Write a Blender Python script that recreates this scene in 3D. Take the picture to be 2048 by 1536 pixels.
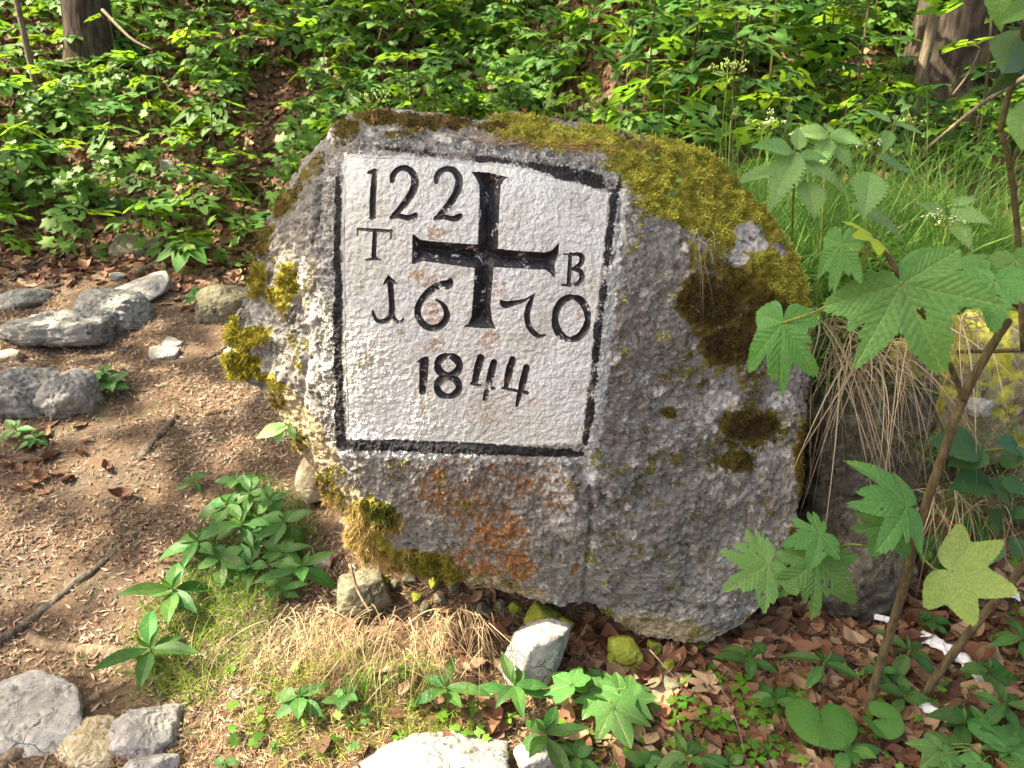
import bpy, math, random
import numpy as np
from mathutils import Matrix, Vector
random.seed(7); rng = np.random.default_rng(11)
S = bpy.context.scene; C = S.collection
for o in list(bpy.data.objects): bpy.data.objects.remove(o)

# ------------------------------------------------------------------ camera, sky, sun, exposure
PITCH = math.radians(20); FPX = 1540.0; CAM = np.array([0.0, 0.0, 1.55])
cd = bpy.data.cameras.new('camera'); cam = bpy.data.objects.new('camera', cd); C.objects.link(cam)
cam.location = CAM; cam.rotation_euler = (math.pi/2-PITCH, 0, 0)
cd.sensor_width = 36; cd.lens = FPX/2048*36; cd.clip_start = 0.02; cd.clip_end = 400
cd.dof.use_dof = True; cd.dof.focus_distance = 1.9; cd.dof.aperture_fstop = 7.5
S.camera = cam
SUN = np.array([-0.62, -0.03, 0.76]); SUN = SUN/np.linalg.norm(SUN)
w = bpy.data.worlds.new('World'); S.world = w; w.use_nodes = True
nt = w.node_tree; bg = nt.nodes['Background']
sky = nt.nodes.new('ShaderNodeTexSky'); sky.sky_type = 'NISHITA'; sky.sun_disc = False
sky.sun_elevation = math.asin(SUN[2]); sky.sun_rotation = math.atan2(SUN[0], SUN[1])
sky.dust_density = 6.0; sky.air_density = 0.6; sky.ozone_density = 0.2
tint = nt.nodes.new('ShaderNodeMix'); tint.data_type = 'RGBA'; tint.blend_type = 'MULTIPLY'; tint.inputs[0].default_value = 1.0; tint.inputs[7].default_value = (1.0, .96, .86, 1)
nt.links.new(sky.outputs[0], tint.inputs[6]); nt.links.new(tint.outputs[2], bg.inputs[0]); bg.inputs[1].default_value = 0.15
sd = bpy.data.lights.new('sun', 'SUN'); sd.energy = 5.0; sd.angle = math.radians(0.55); sd.color = (1.0, 0.90, 0.68)
so = bpy.data.objects.new('sun', sd); C.objects.link(so)
so.rotation_euler = Vector(SUN).to_track_quat('Z', 'Y').to_euler()
S.view_settings.view_transform = 'Standard'; S.view_settings.look = 'None'
S.view_settings.gamma = 1.0; S.view_settings.use_curve_mapping = False
S.view_settings.exposure = 1.92
S.render.engine = 'CYCLES'
S.cycles.max_bounces = 8; S.cycles.diffuse_bounces = 4; S.cycles.transmission_bounces = 4; S.cycles.glossy_bounces = 2
S.cycles.sample_clamp_indirect = 6.0
S.cycles.use_denoising = True; S.cycles.denoiser = 'OPENIMAGEDENOISE'

# ------------------------------------------------------------------ maths helpers
CP, SP = math.cos(PITCH), math.sin(PITCH)
def ray(px, py):
    dx = (np.asarray(px, float)-1024)/FPX; dy = (768-np.asarray(py, float))/FPX
    return dx, CP+dy*SP, -SP+dy*CP
def un(px, py, y):
    a, b, c = ray(px, py); t = np.asarray(y, float)/b
    return np.stack([a*t, b*t, CAM[2]+c*t], -1)
def proj(P):
    P = np.asarray(P, float); q = P-CAM
    d = q[..., 1]*CP-q[..., 2]*SP; u = q[..., 1]*SP+q[..., 2]*CP
    d = np.where(np.abs(d) < 1e-4, 1e-4, d)
    return 1024+q[..., 0]/d*FPX, 768-u/d*FPX, d
def ss(a, b, x):
    t = np.clip((np.asarray(x, float)-a)/(b-a), 0, 1); return t*t*(3-2*t)
_pr = np.random.default_rng(5); PERM = np.concatenate([_pr.permutation(256)]*3)
_g = _pr.normal(size=(256, 3)); GRAD = _g/np.linalg.norm(_g, axis=1)[:, None]
def pn(P):
    P = np.asarray(P, float); i = np.floor(P).astype(int); f = P-i; u = f*f*f*(f*(f*6-15)+10); i = i & 255
    r = 0
    for a in (0, 1):
        wa = u[..., 0] if a else 1-u[..., 0]
        for b in (0, 1):
            wb = u[..., 1] if b else 1-u[..., 1]
            for c in (0, 1):
                wc = u[..., 2] if c else 1-u[..., 2]
                h = PERM[PERM[PERM[i[..., 0]+a]+i[..., 1]+b]+i[..., 2]+c]
                r = r+wa*wb*wc*((f-np.array([a, b, c]))*GRAD[h]).sum(-1)
    return r*1.6
def fbm(P, oct=3, lac=2.1, g=.5, seed=0):
    P = np.asarray(P, float)+seed*17.31; r = 0; a = 1.0
    for _ in range(oct): r = r+a*pn(P); P = P*lac+5.2; a *= g
    return r
def ridge(P, oct=3, seed=0):
    P = np.asarray(P, float)+seed*9.7; r = 0; a = 1.0
    for _ in range(oct): r = r+a*(1-2*np.abs(pn(P))); P = P*2.1+3.3; a *= .5
    return r
def sdf_poly(X, Y, poly):                       # signed distance to polygon, negative inside
    poly = np.asarray(poly, float); d = np.full(X.shape, 1e9); ins = np.zeros(X.shape, bool)
    for (x0, y0), (x1, y1) in zip(poly, np.roll(poly, -1, 0)):
        ex, ey = x1-x0, y1-y0; wx, wy = X-x0, Y-y0
        t = np.clip((wx*ex+wy*ey)/(ex*ex+ey*ey+1e-12), 0, 1)
        d = np.minimum(d, np.hypot(wx-t*ex, wy-t*ey))
        if y0 != y1: ins ^= ((y0 > Y) != (y1 > Y)) & (X < (x1-x0)*(Y-y0)/(y1-y0)+x0)
    return np.where(ins, -d, d)
def sdf_line(X, Y, pts):                        # pts (x,y,halfwidth)
    d = np.full(X.shape, 1e9)
    for (x0, y0, r0), (x1, y1, r1) in zip(pts[:-1], pts[1:]):
        ex, ey = x1-x0, y1-y0; wx, wy = X-x0, Y-y0
        t = np.clip((wx*ex+wy*ey)/(ex*ex+ey*ey+1e-12), 0, 1)
        d = np.minimum(d, np.hypot(wx-t*ex, wy-t*ey)-(r0+(r1-r0)*t))
    return d
def smooth_path(pts, n=8):
    P = np.asarray(pts, float)
    if len(P) < 3: return P
    Q = np.vstack([2*P[0]-P[1], P, 2*P[-1]-P[-2]]); out = []
    for k in range(1, len(Q)-2):
        for t in np.linspace(0, 1, n, endpoint=False):
            a, b, c, d = Q[k-1:k+3]
            out.append(.5*(2*b+(c-a)*t+(2*a-5*b+4*c-d)*t*t+(3*b-a-3*c+d)*t**3))
    out.append(P[-1]); return np.array(out)

# ------------------------------------------------------------------ mesh helpers
def mesh(name, V, F, mat=None, smooth=True, attrs=None, origin=None):
    V = np.asarray(V, np.float32)
    if origin is not None: V = V-np.asarray(origin, np.float32)
    if isinstance(F, np.ndarray): F = [F]
    F = [np.asarray(f, np.int32) for f in F if len(f)]
    loops = np.concatenate([f.ravel() for f in F]); sizes = np.concatenate([np.full(len(f), f.shape[1]) for f in F])
    me = bpy.data.meshes.new(name); me.vertices.add(len(V)); me.vertices.foreach_set('co', V.ravel())
    me.loops.add(len(loops)); me.loops.foreach_set('vertex_index', loops.astype(np.int32))
    me.polygons.add(len(sizes)); st = np.concatenate([[0], np.cumsum(sizes)[:-1]])
    me.polygons.foreach_set('loop_start', st.astype(np.int32))
    me.polygons.foreach_set('use_smooth', np.full(len(sizes), smooth, bool))
    me.update(calc_edges=True)
    for k, a in (attrs or {}).items():
        a = np.asarray(a, np.float32)
        if a.ndim == 1:
            at = me.attributes.new(k, 'FLOAT', 'POINT'); at.data.foreach_set('value', a)
        else:
            if a.shape[1] == 3: a = np.hstack([a, np.ones((len(a), 1), np.float32)])
            at = me.attributes.new(k, 'FLOAT_COLOR', 'POINT'); at.data.foreach_set('color', a.ravel().astype(np.float32))
    if mat: me.materials.append(mat)
    return me
def tag(o, label=None, cat=None, group=None, kind=None):
    if label: o['label'] = label
    if cat: o['category'] = cat
    if group: o['group'] = group
    if kind: o['kind'] = kind
    return o
def add(name, me, parent=None, mw=None, label=None, cat=None, group=None, kind=None):
    o = bpy.data.objects.new(name, me); C.objects.link(o)
    if parent: o.parent = parent
    if mw is not None: o.matrix_basis = mw
    return tag(o, label, cat, group, kind)
def thing(name, label, cat, loc, group=None):
    o = bpy.data.objects.new(name, None); C.objects.link(o); o.location = Vector([float(c) for c in loc]); o.empty_display_size = .05
    return tag(o, label, cat, group)
class MB:
    def __init__(s): s.V = []; s.Q = []; s.T = []; s.A = []; s.n = 0
    def add(s, V, Q=None, T=None, col=None):
        V = np.asarray(V, float)
        if Q is not None and len(Q): s.Q.append(np.asarray(Q)+s.n)
        if T is not None and len(T): s.T.append(np.asarray(T)+s.n)
        s.V.append(V); s.n += len(V)
        if col is not None:
            col = np.asarray(col, float); s.A.append(np.tile(col, (len(V), 1)) if col.ndim == 1 else col)
        return s
    def me(s, name, mat, smooth=True, origin=None):
        F = []
        if s.Q: F.append(np.vstack(s.Q))
        if s.T: F.append(np.vstack(s.T))
        return mesh(name, np.vstack(s.V), F, mat, smooth, {'col': np.vstack(s.A)} if s.A else None, origin)
def tube(mb, pts, rad, sides=7, col=None, rough=0, seed=0, cap=True):
    P = np.asarray(pts, float); R = np.broadcast_to(np.asarray(rad, float), (len(P),)).copy()
    T = np.gradient(P, axis=0); T /= np.linalg.norm(T, axis=1)[:, None]+1e-12
    a = np.array([0, 0, 1.0]) if abs(T[0][2]) < .9 else np.array([1.0, 0, 0])
    V = []
    for p, t, r in zip(P, T, R):
        u = np.cross(t, a); u /= np.linalg.norm(u); v = np.cross(u, t); a = v
        th = np.arange(sides)*2*math.pi/sides
        ring = p+r*(np.cos(th)[:, None]*u+np.sin(th)[:, None]*v); V.append(ring)
    V = np.array(V)
    if rough:
        d = fbm(V.reshape(-1, 3)/np.mean(R)*.7, 2, seed=seed).reshape(len(P), sides, 1)
        V = P[:, None]+(V-P[:, None])*(1+rough*d)
    n = len(P); i = np.arange(n-1)[:, None]*sides; j = np.arange(sides)[None]; k = (j+1) % sides
    Q = np.stack([i+j, i+k, i+sides+k, i+sides+j], -1).reshape(-1, 4)
    V = V.reshape(-1, 3); T3 = None
    if cap:
        V = np.vstack([V, P[:1], P[-1:]]); jj = np.arange(sides); kk = (jj+1) % sides
        T3 = np.vstack([np.stack([kk, jj, np.full(sides, n*sides)], -1), np.stack([(n-1)*sides+jj, (n-1)*sides+kk, np.full(sides, n*sides+1)], -1)])
    mb.add(V, Q, T3, col)
def frame(pos, ydir, nrm, s=1.0, sx=None):
    y = np.asarray(ydir, float); y = y/np.linalg.norm(y); z = np.asarray(nrm, float); z = z-y*(z@y); z /= np.linalg.norm(z)
    x = np.cross(y, z); sx = s if sx is None else sx
    return Matrix(((x[0]*sx, y[0]*s, z[0]*s, pos[0]), (x[1]*sx, y[1]*s, z[1]*s, pos[1]), (x[2]*sx, y[2]*s, z[2]*s, pos[2]), (0, 0, 0, 1)))
def blades(mb, base, dirs, L, W, bend, col, nseg=4, droop=None):
    """many grass-like strips: base Nx3, dirs Nx3 (initial direction), L,W (N,), bend (N,3) pulls the tip"""
    N = len(base); t = np.linspace(0, 1, nseg+1)
    dirs = dirs/np.linalg.norm(dirs, axis=1)[:, None]
    c = base[:, None]+dirs[:, None]*(L[:, None]*t)[..., None]+bend[:, None]*(L[:, None]*t**2)[..., None]
    side = np.cross(dirs, rng.normal(size=(N, 3))); side /= np.linalg.norm(side, axis=1)[:, None]+1e-9
    wd = (W[:, None]*(1-t**1.6*.97))[..., None]*.5
    V = np.stack([c-side[:, None]*wd, c+side[:, None]*wd], 2).reshape(N, -1, 3)
    m = 2*(nseg+1); k = np.arange(nseg)*2; q = np.stack([k, k+1, k+3, k+2], -1)
    Q = (q[None]+(np.arange(N)*m)[:, None, None]).reshape(-1, 4)
    mb.add(V.reshape(-1, 3), Q, None, np.repeat(col, m, 0))

# ------------------------------------------------------------------ terrain function
def ground(x, y):
    x = np.asarray(x, float); y = np.asarray(y, float)
    zl = .02*(y-1.8)+.18*np.clip(y-1.8, 0, 99)+.42*np.logaddexp(0, (y-5.0)*5)/5
    zr = .02*(y-1.8)+.90*ss(2.12, 2.55, y+.05*np.sin(x*5))+.13*np.clip(y-2.6, 0, 99)+.40*np.logaddexp(0, (y-5.0)*5)/5
    b = ss(.15, .85, x)
    z = zl*(1-b)+zr*b
    z = z+.38*ss(1.97, 2.3, y)*(1-ss(2.6, 3.6, y))*ss(-.62, -.3, x)*(1-ss(.9, 1.2, x))*(1-b)
    z = z+.07*np.exp(-(((x+.45)/.5)**2+((y-1.72)/.22)**2))-.03*ss(-.6, -1.1, x)*(1-ss(2.2, 3.0, y))
    P = np.stack([x, y, np.zeros_like(x)], -1)
    return z+.05*fbm(P*1.3, 3, seed=2)*ss(1.6, 3.2, y)+.012*fbm(P*7, 3, seed=3)
def gpt(px, py, h=0.0):
    a, b, c = ray(px, py); t = np.linspace(.8, 14, 1600)
    X, Y, Z = a*t, b*t, CAM[2]+c*t
    k = np.argmax(Z < ground(X, Y)+h)
    if Z[k] >= ground(X[k], Y[k])+h: k = len(t)-1
    return np.array([X[k], Y[k], float(ground(X[k], Y[k]))])
def gnorm(x, y, e=.02):
    n = np.stack([-(ground(x+e, y)-ground(x-e, y))/(2*e), -(ground(x, y+e)-ground(x, y-e))/(2*e), np.ones_like(np.asarray(x, float))], -1)
    return n/np.linalg.norm(n, axis=-1, keepdims=True)
# ------------------------------------------------------------------ materials
class N:
    def __init__(s, name, rough=.6, spec=.35):
        s.m = bpy.data.materials.new(name); s.m.use_nodes = True; s.t = s.m.node_tree
        s.b = s.t.nodes['Principled BSDF']; s.out = s.t.nodes['Material Output']
        s.b.inputs['Roughness'].default_value = rough; s.b.inputs['Specular IOR Level'].default_value = spec
        s.co = s.t.nodes.new('ShaderNodeTexCoord').outputs['Object']
    def nd(s, kind, **kw):
        n = s.t.nodes.new('ShaderNode'+kind)
        for k, v in kw.items(): setattr(n, k, v)
        return n
    def put(s, sock, v):
        if hasattr(v, 'is_output'): s.t.links.new(v, sock)
        elif isinstance(v, (tuple, list)) and len(v) == 3 and sock.type == 'RGBA': sock.default_value = (*v, 1)
        else: sock.default_value = v
    def noise(s, scale, detail=5, rough=.55, dist=0, vec=None):
        n = s.nd('TexNoise'); s.put(n.inputs['Vector'], vec or s.co); n.inputs['Scale'].default_value = scale
        n.inputs['Detail'].default_value = detail; n.inputs['Roughness'].default_value = rough; n.inputs['Distortion'].default_value = dist
        return n.outputs['Fac']
    def voro(s, scale, feature='F1', out='Distance', vec=None, rnd=1.0):
        n = s.nd('TexVoronoi', feature=feature); s.put(n.inputs['Vector'], vec or s.co); n.inputs['Scale'].default_value = scale
        n.inputs['Randomness'].default_value = rnd
        return n.outputs[out]
    def scale(s, v, xyz):
        n = s.nd('Mapping'); s.put(n.inputs['Vector'], v); n.inputs['Scale'].default_value = xyz; return n.outputs[0]
    def math(s, op, a, b=0.0, c=0.0):
        n = s.nd('Math', operation=op); s.put(n.inputs[0], a); s.put(n.inputs[1], b); s.put(n.inputs[2], c); return n.outputs[0]
    def step(s, v, lo, hi, a=0.0, b=1.0):
        n = s.nd('MapRange', interpolation_type='SMOOTHSTEP'); s.put(n.inputs[0], v)
        n.inputs[1].default_value = lo; n.inputs[2].default_value = hi; n.inputs[3].default_value = a; n.inputs[4].default_value = b
        return n.outputs[0]
    def mix(s, f, a, b, mode='MIX'):
        n = s.nd('Mix', data_type='RGBA', blend_type=mode); s.put(n.inputs[0], f); s.put(n.inputs[6], a); s.put(n.inputs[7], b); return n.outputs[2]
    def attr(s, name, out='Fac'):
        return s.nd('Attribute', attribute_name=name).outputs[out]
    def rnd(s): return s.nd('ObjectInfo').outputs['Random']
    def hsv(s, col, h=.5, sa=1.0, v=1.0):
        n = s.nd('HueSaturation'); s.put(n.inputs['Hue'], h); s.put(n.inputs['Saturation'], sa); s.put(n.inputs['Value'], v); s.put(n.inputs['Color'], col); return n.outputs[0]
    def bump(s, h, strength=.5, dist=.01, nrm=None):
        n = s.nd('Bump'); s.put(n.inputs['Height'], h); n.inputs['Strength'].default_value = strength; n.inputs['Distance'].default_value = dist
        if nrm is not None: s.put(n.inputs['Normal'], nrm)
        return n.outputs[0]
    def done(s, col, nrm=None, rough=None):
        s.put(s.b.inputs['Base Color'], col)
        if nrm is not None: s.put(s.b.inputs['Normal'], nrm)
        if rough is not None: s.put(s.b.inputs['Roughness'], rough)
        s.c = col; s.n = nrm; return s
    def leafy(s, tcol, amt=.38):
        tr = s.nd('BsdfTranslucent'); s.put(tr.inputs['Color'], tcol)
        if s.n is not None: s.put(tr.inputs['Normal'], s.n)
        mx = s.nd('MixShader'); mx.inputs[0].default_value = amt
        s.t.links.new(s.b.outputs[0], mx.inputs[1]); s.t.links.new(tr.outputs[0], mx.inputs[2]); s.t.links.new(mx.outputs[0], s.out.inputs['Surface'])
        return s.m

def leaf_mat(name, col, back, tcol, var=.5, rough=.42, amt=.4, vein=False, spec=.4, hue=.03, vk=.55):
    n = N(name, rough, spec); r = n.rnd()
    v = n.step(n.noise(25, 3), .3, .7, .85, 1.15)
    geo = n.nd('NewGeometry').outputs['Backfacing']
    c = n.mix(geo, col, back)
    nr = None
    if vein:
        va = n.attr('vein'); c = n.mix(n.math('MULTIPLY', va, vk), c, (.30, .38, .12))
        h = n.math('ADD', n.math('MULTIPLY', va, -1.0), n.math('MULTIPLY', n.noise(160, 2), .10))
        nr = n.bump(h, .5, .002)
    hh = n.math('MULTIPLY_ADD', r, hue*2, .5-hue)
    vv = n.math('MULTIPLY', v, n.math('MULTIPLY_ADD', n.math('FRACT', n.math('MULTIPLY', r, 7.31)), var, 1-var*.5))
    c = n.hsv(c, hh, 1.0, vv)
    n.done(c, nr)
    return n.leafy(n.hsv(tcol, hh, 1.0, vv), amt)
def attr_mat(name, rough=.6, tr=0.0, bump=0, spec=.3):
    n = N(name, rough, spec); c = n.attr('col', 'Color')
    nr = n.bump(n.noise(bump, 4), .6, .004) if bump else None
    n.done(c, nr)
    return n.leafy(c, tr) if tr else n.m

def rock_mat():
    n = N('boulder_rock', .85, .25)
    big = n.noise(5, 5, .6); mid = n.noise(22, 6, .65); fine = n.noise(90, 6, .7); tiny = n.noise(330, 3, .7)
    c = n.mix(n.step(big, .38, .62), (.180, .172, .148), (.285, .280, .252))
    c = n.mix(n.step(mid, .40, .66), c, (.31, .295, .26))
    c = n.mix(n.math('MULTIPLY', n.step(fine, .50, .66), .75), c, (.40, .375, .345))
    c = n.mix(n.math('MULTIPLY', n.step(n.noise(60, 6, .7, .4), .52, .66), .9), c, (.055, .050, .050))
    c = n.mix(n.math('MULTIPLY', n.step(tiny, .54, .72), .6), c, (.045, .04, .04))
    c = n.mix(n.math('MULTIPLY', n.step(n.noise(9, 4), .52, .66), .35), c, (.27, .215, .175))
    pk = n.attr('pale'); c = n.mix(n.step(n.math('ADD', pk, n.math('MULTIPLY', n.math('SUBTRACT', mid, .5), 1.4)), .42, .6), c, n.mix(n.step(fine, .4, .6), (.42, .40, .37), (.66, .64, .60)))
    # crustose lichen discs
    wv = n.nd('VectorMath', operation='ADD'); n.put(wv.inputs[0], n.co)
    nz = n.nd('TexNoise'); n.put(nz.inputs['Vector'], n.co); nz.inputs['Scale'].default_value = 70
    sc = n.nd('VectorMath', operation='SCALE'); n.put(sc.inputs[0], nz.outputs['Color']); sc.inputs['Scale'].default_value = .016; n.put(wv.inputs[1], sc.outputs[0])
    vd = n.voro(17, vec=wv.outputs[0]); vc = n.voro(17, out='Color', vec=wv.outputs[0]); sep = n.nd('SeparateColor'); n.put(sep.inputs[0], vc)
    rad = n.math('MULTIPLY', sep.outputs[0], .34)
    disc = n.math('MULTIPLY', n.step(n.math('SUBTRACT', rad, vd), -.01, .03), n.step(sep.outputs[1], .45, .5))
    c = n.mix(n.math('MULTIPLY', disc, n.step(fine, .36, .5)), c, (.63, .60, .56))
    vd2 = n.voro(75, vec=wv.outputs[0]); c2 = n.nd('SeparateColor'); n.put(c2.inputs[0], n.voro(75, out='Color', vec=wv.outputs[0]))
    c = n.mix(n.math('MULTIPLY', n.math('MULTIPLY', n.step(vd2, .32, .2), n.step(c2.outputs[2], .80, .84)), .8), c, (.55, .53, .49))
    c = n.mix(n.math('MULTIPLY', n.step(n.noise(27, 8, .72, .8), .56, .62), .85), c, n.mix(n.step(fine, .38, .6), (.36, .34, .31), (.62, .60, .56)))
    c = n.mix(n.math('MULTIPLY', n.step(n.noise(19, 7, .7, .9), .57, .66), .85), c, (.06, .054, .05))
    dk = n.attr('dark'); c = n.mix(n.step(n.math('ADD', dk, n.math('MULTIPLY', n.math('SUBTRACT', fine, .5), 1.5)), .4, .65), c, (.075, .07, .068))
    # yellowish clay-stained underside stone
    tn = n.attr('tan'); c = n.mix(n.step(n.math('ADD', tn, n.math('MULTIPLY', n.math('SUBTRACT', mid, .5), .9)), .35, .65), c, n.mix(n.step(fine, .35, .65), (.22, .17, .09), (.50, .43, .28)))
    # orange lichen
    ru = n.attr('rust'); rs = n.step(n.math('ADD', ru, n.math('ADD', n.math('MULTIPLY', n.math('SUBTRACT', n.noise(26, 4), .5), 1.1), n.math('MULTIPLY', n.math('SUBTRACT', n.noise(70, 6, .75), .5), 3.6))), .60, .68)
    rcol = n.mix(n.step(fine, .35, .65), (.17, .070, .018), (.44, .19, .045))
    # white paint, black paint
    wn = n.math('ADD', n.math('MULTIPLY', n.math('SUBTRACT', n.noise(55, 7, .72), .5), 1.5), n.math('MULTIPLY', n.math('SUBTRACT', n.noise(190, 4, .7), .5), .7))
    wm = n.step(n.math('ADD', n.attr('white'), wn), .45, .55)
    pw = n.mix(n.step(n.noise(7, 4), .35, .7), (.625, .645, .645), (.56, .57, .535))
    pw = n.mix(n.math('MULTIPLY', n.step(n.noise(10, 6, .65, .5), .50, .70), .6), pw, (.40, .40, .345))
    pw = n.mix(n.math('MULTIPLY', n.step(n.noise(14, 5, .6, vec=n.scale(n.co, (1, 1, .25))), .55, .72), .4), pw, (.40, .38, .30))
    pw = n.mix(n.math('MULTIPLY', n.step(n.noise(30, 5, .65), .54, .72), .55), pw, (.46, .445, .37))
    pw = n.mix(n.math('MULTIPLY', n.step(n.noise(120, 4, .7), .60, .74), .35), pw, (.36, .33, .26))
    st = n.step(n.math('ADD', n.attr('stain'), n.math('MULTIPLY', n.math('SUBTRACT', n.noise(45, 5, .7), .5), 1.6)), .5, .7)
    pw = n.mix(n.math('MULTIPLY', st, .8), pw, (.30, .29, .20))
    c = n.mix(wm, c, pw)
    c = n.mix(n.math('MULTIPLY', rs, n.math('MULTIPLY_ADD', wm, -.35, .92)), c, rcol)
    bn = n.math('ADD', n.math('MULTIPLY', n.math('SUBTRACT', n.noise(75, 6, .72), .5), 1.5), n.math('MULTIPLY', n.math('SUBTRACT', n.noise(210, 3, .7), .5), .8))
    bm = n.step(n.math('ADD', n.attr('black'), bn), .45, .52)
    c = n.mix(bm, c, n.mix(n.step(fine, .3, .7), (.018, .018, .020), (.035, .035, .037)))
    mo = n.step(n.math('ADD', n.attr('moss'), n.math('MULTIPLY', n.math('SUBTRACT', n.noise(40, 5), .5), 1.2)), .42, .6)
    c = n.mix(mo, c, n.mix(n.attr('mbrown'), n.mix(mid, (.20, .175, .02), (.32, .28, .04)), (.06, .035, .012)))
    hh = n.math('ADD', n.math('MULTIPLY', mid, .9), n.math('ADD', n.math('MULTIPLY', fine, .6), n.math('MULTIPLY', tiny, .22)))
    soft = n.math('ADD', n.math('MULTIPLY', n.noise(75, 3, .5), 1.0), n.math('MULTIPLY', n.noise(240, 2), .12))
    inn = n.step(n.attr('white'), .7, .95)
    hm = n.nd('Mix', data_type='FLOAT'); n.put(hm.inputs[0], inn); n.put(hm.inputs[2], hh); n.put(hm.inputs[3], soft)
    n.done(c, n.bump(hm.outputs[0], .95, .012))
    n.put(n.b.inputs['Roughness'], n.math('MULTIPLY_ADD', bm, -.35, .85))
    return n.m
def stone_mat(name, lo, hi, pale, moss=None, amt=0.0):
    n = N(name, .85, .25); a = n.noise(6, 5, .6); b = n.noise(30, 6, .68); f = n.noise(130, 4, .7)
    c = n.mix(n.step(a, .35, .65), lo, hi); c = n.mix(n.math('MULTIPLY', n.step(b, .48, .66), .8), c, pale)
    c = n.mix(n.math('MULTIPLY', n.step(n.noise(18, 6, .7, .6), .54, .66), .8), c, tuple(x*.3 for x in lo))
    c = n.mix(n.math('MULTIPLY', n.step(f, .54, .7), .5), c, tuple(x*.4 for x in lo))
    # cracks
    cv = n.nd('VectorMath', operation='SCALE'); nz_ = n.nd('TexNoise'); n.put(nz_.inputs['Vector'], n.co); nz_.inputs['Scale'].default_value = 14; nz_.inputs['Detail'].default_value = 5; n.put(cv.inputs[0], nz_.outputs['Color']); cv.inputs['Scale'].default_value = .09
    ca = n.nd('VectorMath', operation='ADD'); n.put(ca.inputs[0], n.co); n.put(ca.inputs[1], cv.outputs[0])
    cr = n.math('MULTIPLY', n.step(n.voro(7, 'DISTANCE_TO_EDGE', vec=ca.outputs[0]), .016, .003), n.step(n.noise(5, 3), .5, .62)); c = n.mix(n.math('MULTIPLY', cr, .8), c, (.05, .045, .035))
    if moss:
        nz = n.nd('SeparateXYZ'); n.put(nz.inputs[0], n.nd('NewGeometry').outputs['Normal'])
        m = n.step(n.math('ADD', n.math('MULTIPLY', n.math('SUBTRACT', n.noise(8, 6, .7), .5), 2.4), n.math('MULTIPLY', nz.outputs[2], .25)), .95-amt, 1.15-amt)
        c = n.mix(m, c, n.mix(n.step(b, .35, .65), moss, tuple(x*.55 for x in moss)))
    n.done(c, n.bump(n.math('SUBTRACT', n.math('ADD', n.math('MULTIPLY', b, 1.0), n.math('MULTIPLY', f, .4)), cr), .8, .012))
    return n.m
def bark_mat(name, lo, hi, sc=30, green=0):
    n = N(name, .9, .15); v = n.scale(n.co, (1, 1, .22))
    a = n.noise(sc, 6, .7, vec=v); b = n.noise(4, 4)
    c = n.mix(n.step(a, .36, .64), lo, hi)
    if green: c = n.mix(n.math('MULTIPLY', n.step(b, .45, .65), green), c, (.09, .11, .03))
    n.done(c, n.bump(a, .9, .02)); return n.m
def ground_mat(name, lo, mid, hi, soil):
    n = N(name, .95, .1); a = n.noise(3, 5, .6); f = n.noise(110, 6, .75); g = n.noise(38, 5, .7)
    st = n.noise(150, 4, .7, 2.0)
    c = n.mix(n.step(f, .36, .64), lo, mid); c = n.mix(n.math('MULTIPLY', n.step(st, .54, .66), .8), c, hi)
    c = n.mix(n.math('MULTIPLY', n.step(a, .48, .64), .6), c, soil); c = n.mix(n.math('MULTIPLY', n.step(g, .55, .7), .7), c, tuple(x*.35 for x in lo))
    n.done(c, n.bump(n.math('ADD', f, g), .9, .012)); return n.m

M = {}
M['rock'] = rock_mat()
n = N('black_paint', .38, .5); f = n.noise(90, 6, .7); fl = n.noise(150, 5, .75)
chip = n.step(n.math('ADD', n.noise(30, 3), n.math('MULTIPLY', fl, .9)), 1.10, 1.16)
c = n.mix(n.step(f, .35, .7), (.014, .014, .016), (.034, .034, .036)); c = n.mix(chip, c, (.60, .60, .58)); c = n.mix(n.math('MULTIPLY', n.step(n.noise(12, 4), .58, .7), .35), c, (.16, .13, .07))
n.done(c, n.bump(f, .5, .004), .4); M['black'] = n.m
M['grey_stone'] = stone_mat('grey_limestone', (.22, .21, .19), (.32, .31, .285), (.48, .465, .43), (.13, .13, .03), .12)
M['pale_stone'] = stone_mat('pale_limestone', (.27, .255, .235), (.37, .355, .33), (.52, .505, .48), (.16, .16, .03), .02)
M['moss_stone'] = stone_mat('mossy_stone', (.13, .12, .075), (.19, .175, .115), (.30, .28, .2), (.24, .24, .035), .62)
M['algae_stone'] = stone_mat('algae_stone', (.22, .25, .03), (.32, .35, .04), (.42, .45, .10), (.24, .27, .02), .3)
M['tan_stone'] = stone_mat('tan_stone', (.38, .31, .19), (.50, .43, .29), (.62, .56, .44))
M['bank_stone'] = stone_mat('bank_stone', (.075, .066, .045), (.125, .112, .085), (.23, .21, .17), (.085, .065, .015), .62)
M['bank_moss'] = stone_mat('bank_moss', (.12, .11, .07), (.18, .17, .11), (.30, .28, .2), (.36, .37, .05), 1.0)
M['moss'] = attr_mat('moss_fronds', .8, .35)
M['grass'] = attr_mat('grass_blades', .5, .4)
M['dry'] = attr_mat('dry_grass', .7, .25)
M['litter'] = attr_mat('leaf_litter', .75, .12)
M['needles'] = attr_mat('needle_litter', .8)
M['under'] = attr_mat('undergrowth_leaves', .5, .46)
M['ground'] = ground_mat('forest_soil', (.10, .065, .04), (.19, .115, .07), (.30, .20, .12), (.075, .055, .038))
M['path'] = ground_mat('path_needles', (.115, .075, .050), (.20, .135, .09), (.34, .25, .17), (.13, .108, .085))
M['bark_dark'] = bark_mat('dark_bark', (.035, .026, .02), (.11, .085, .065), 22)
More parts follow.
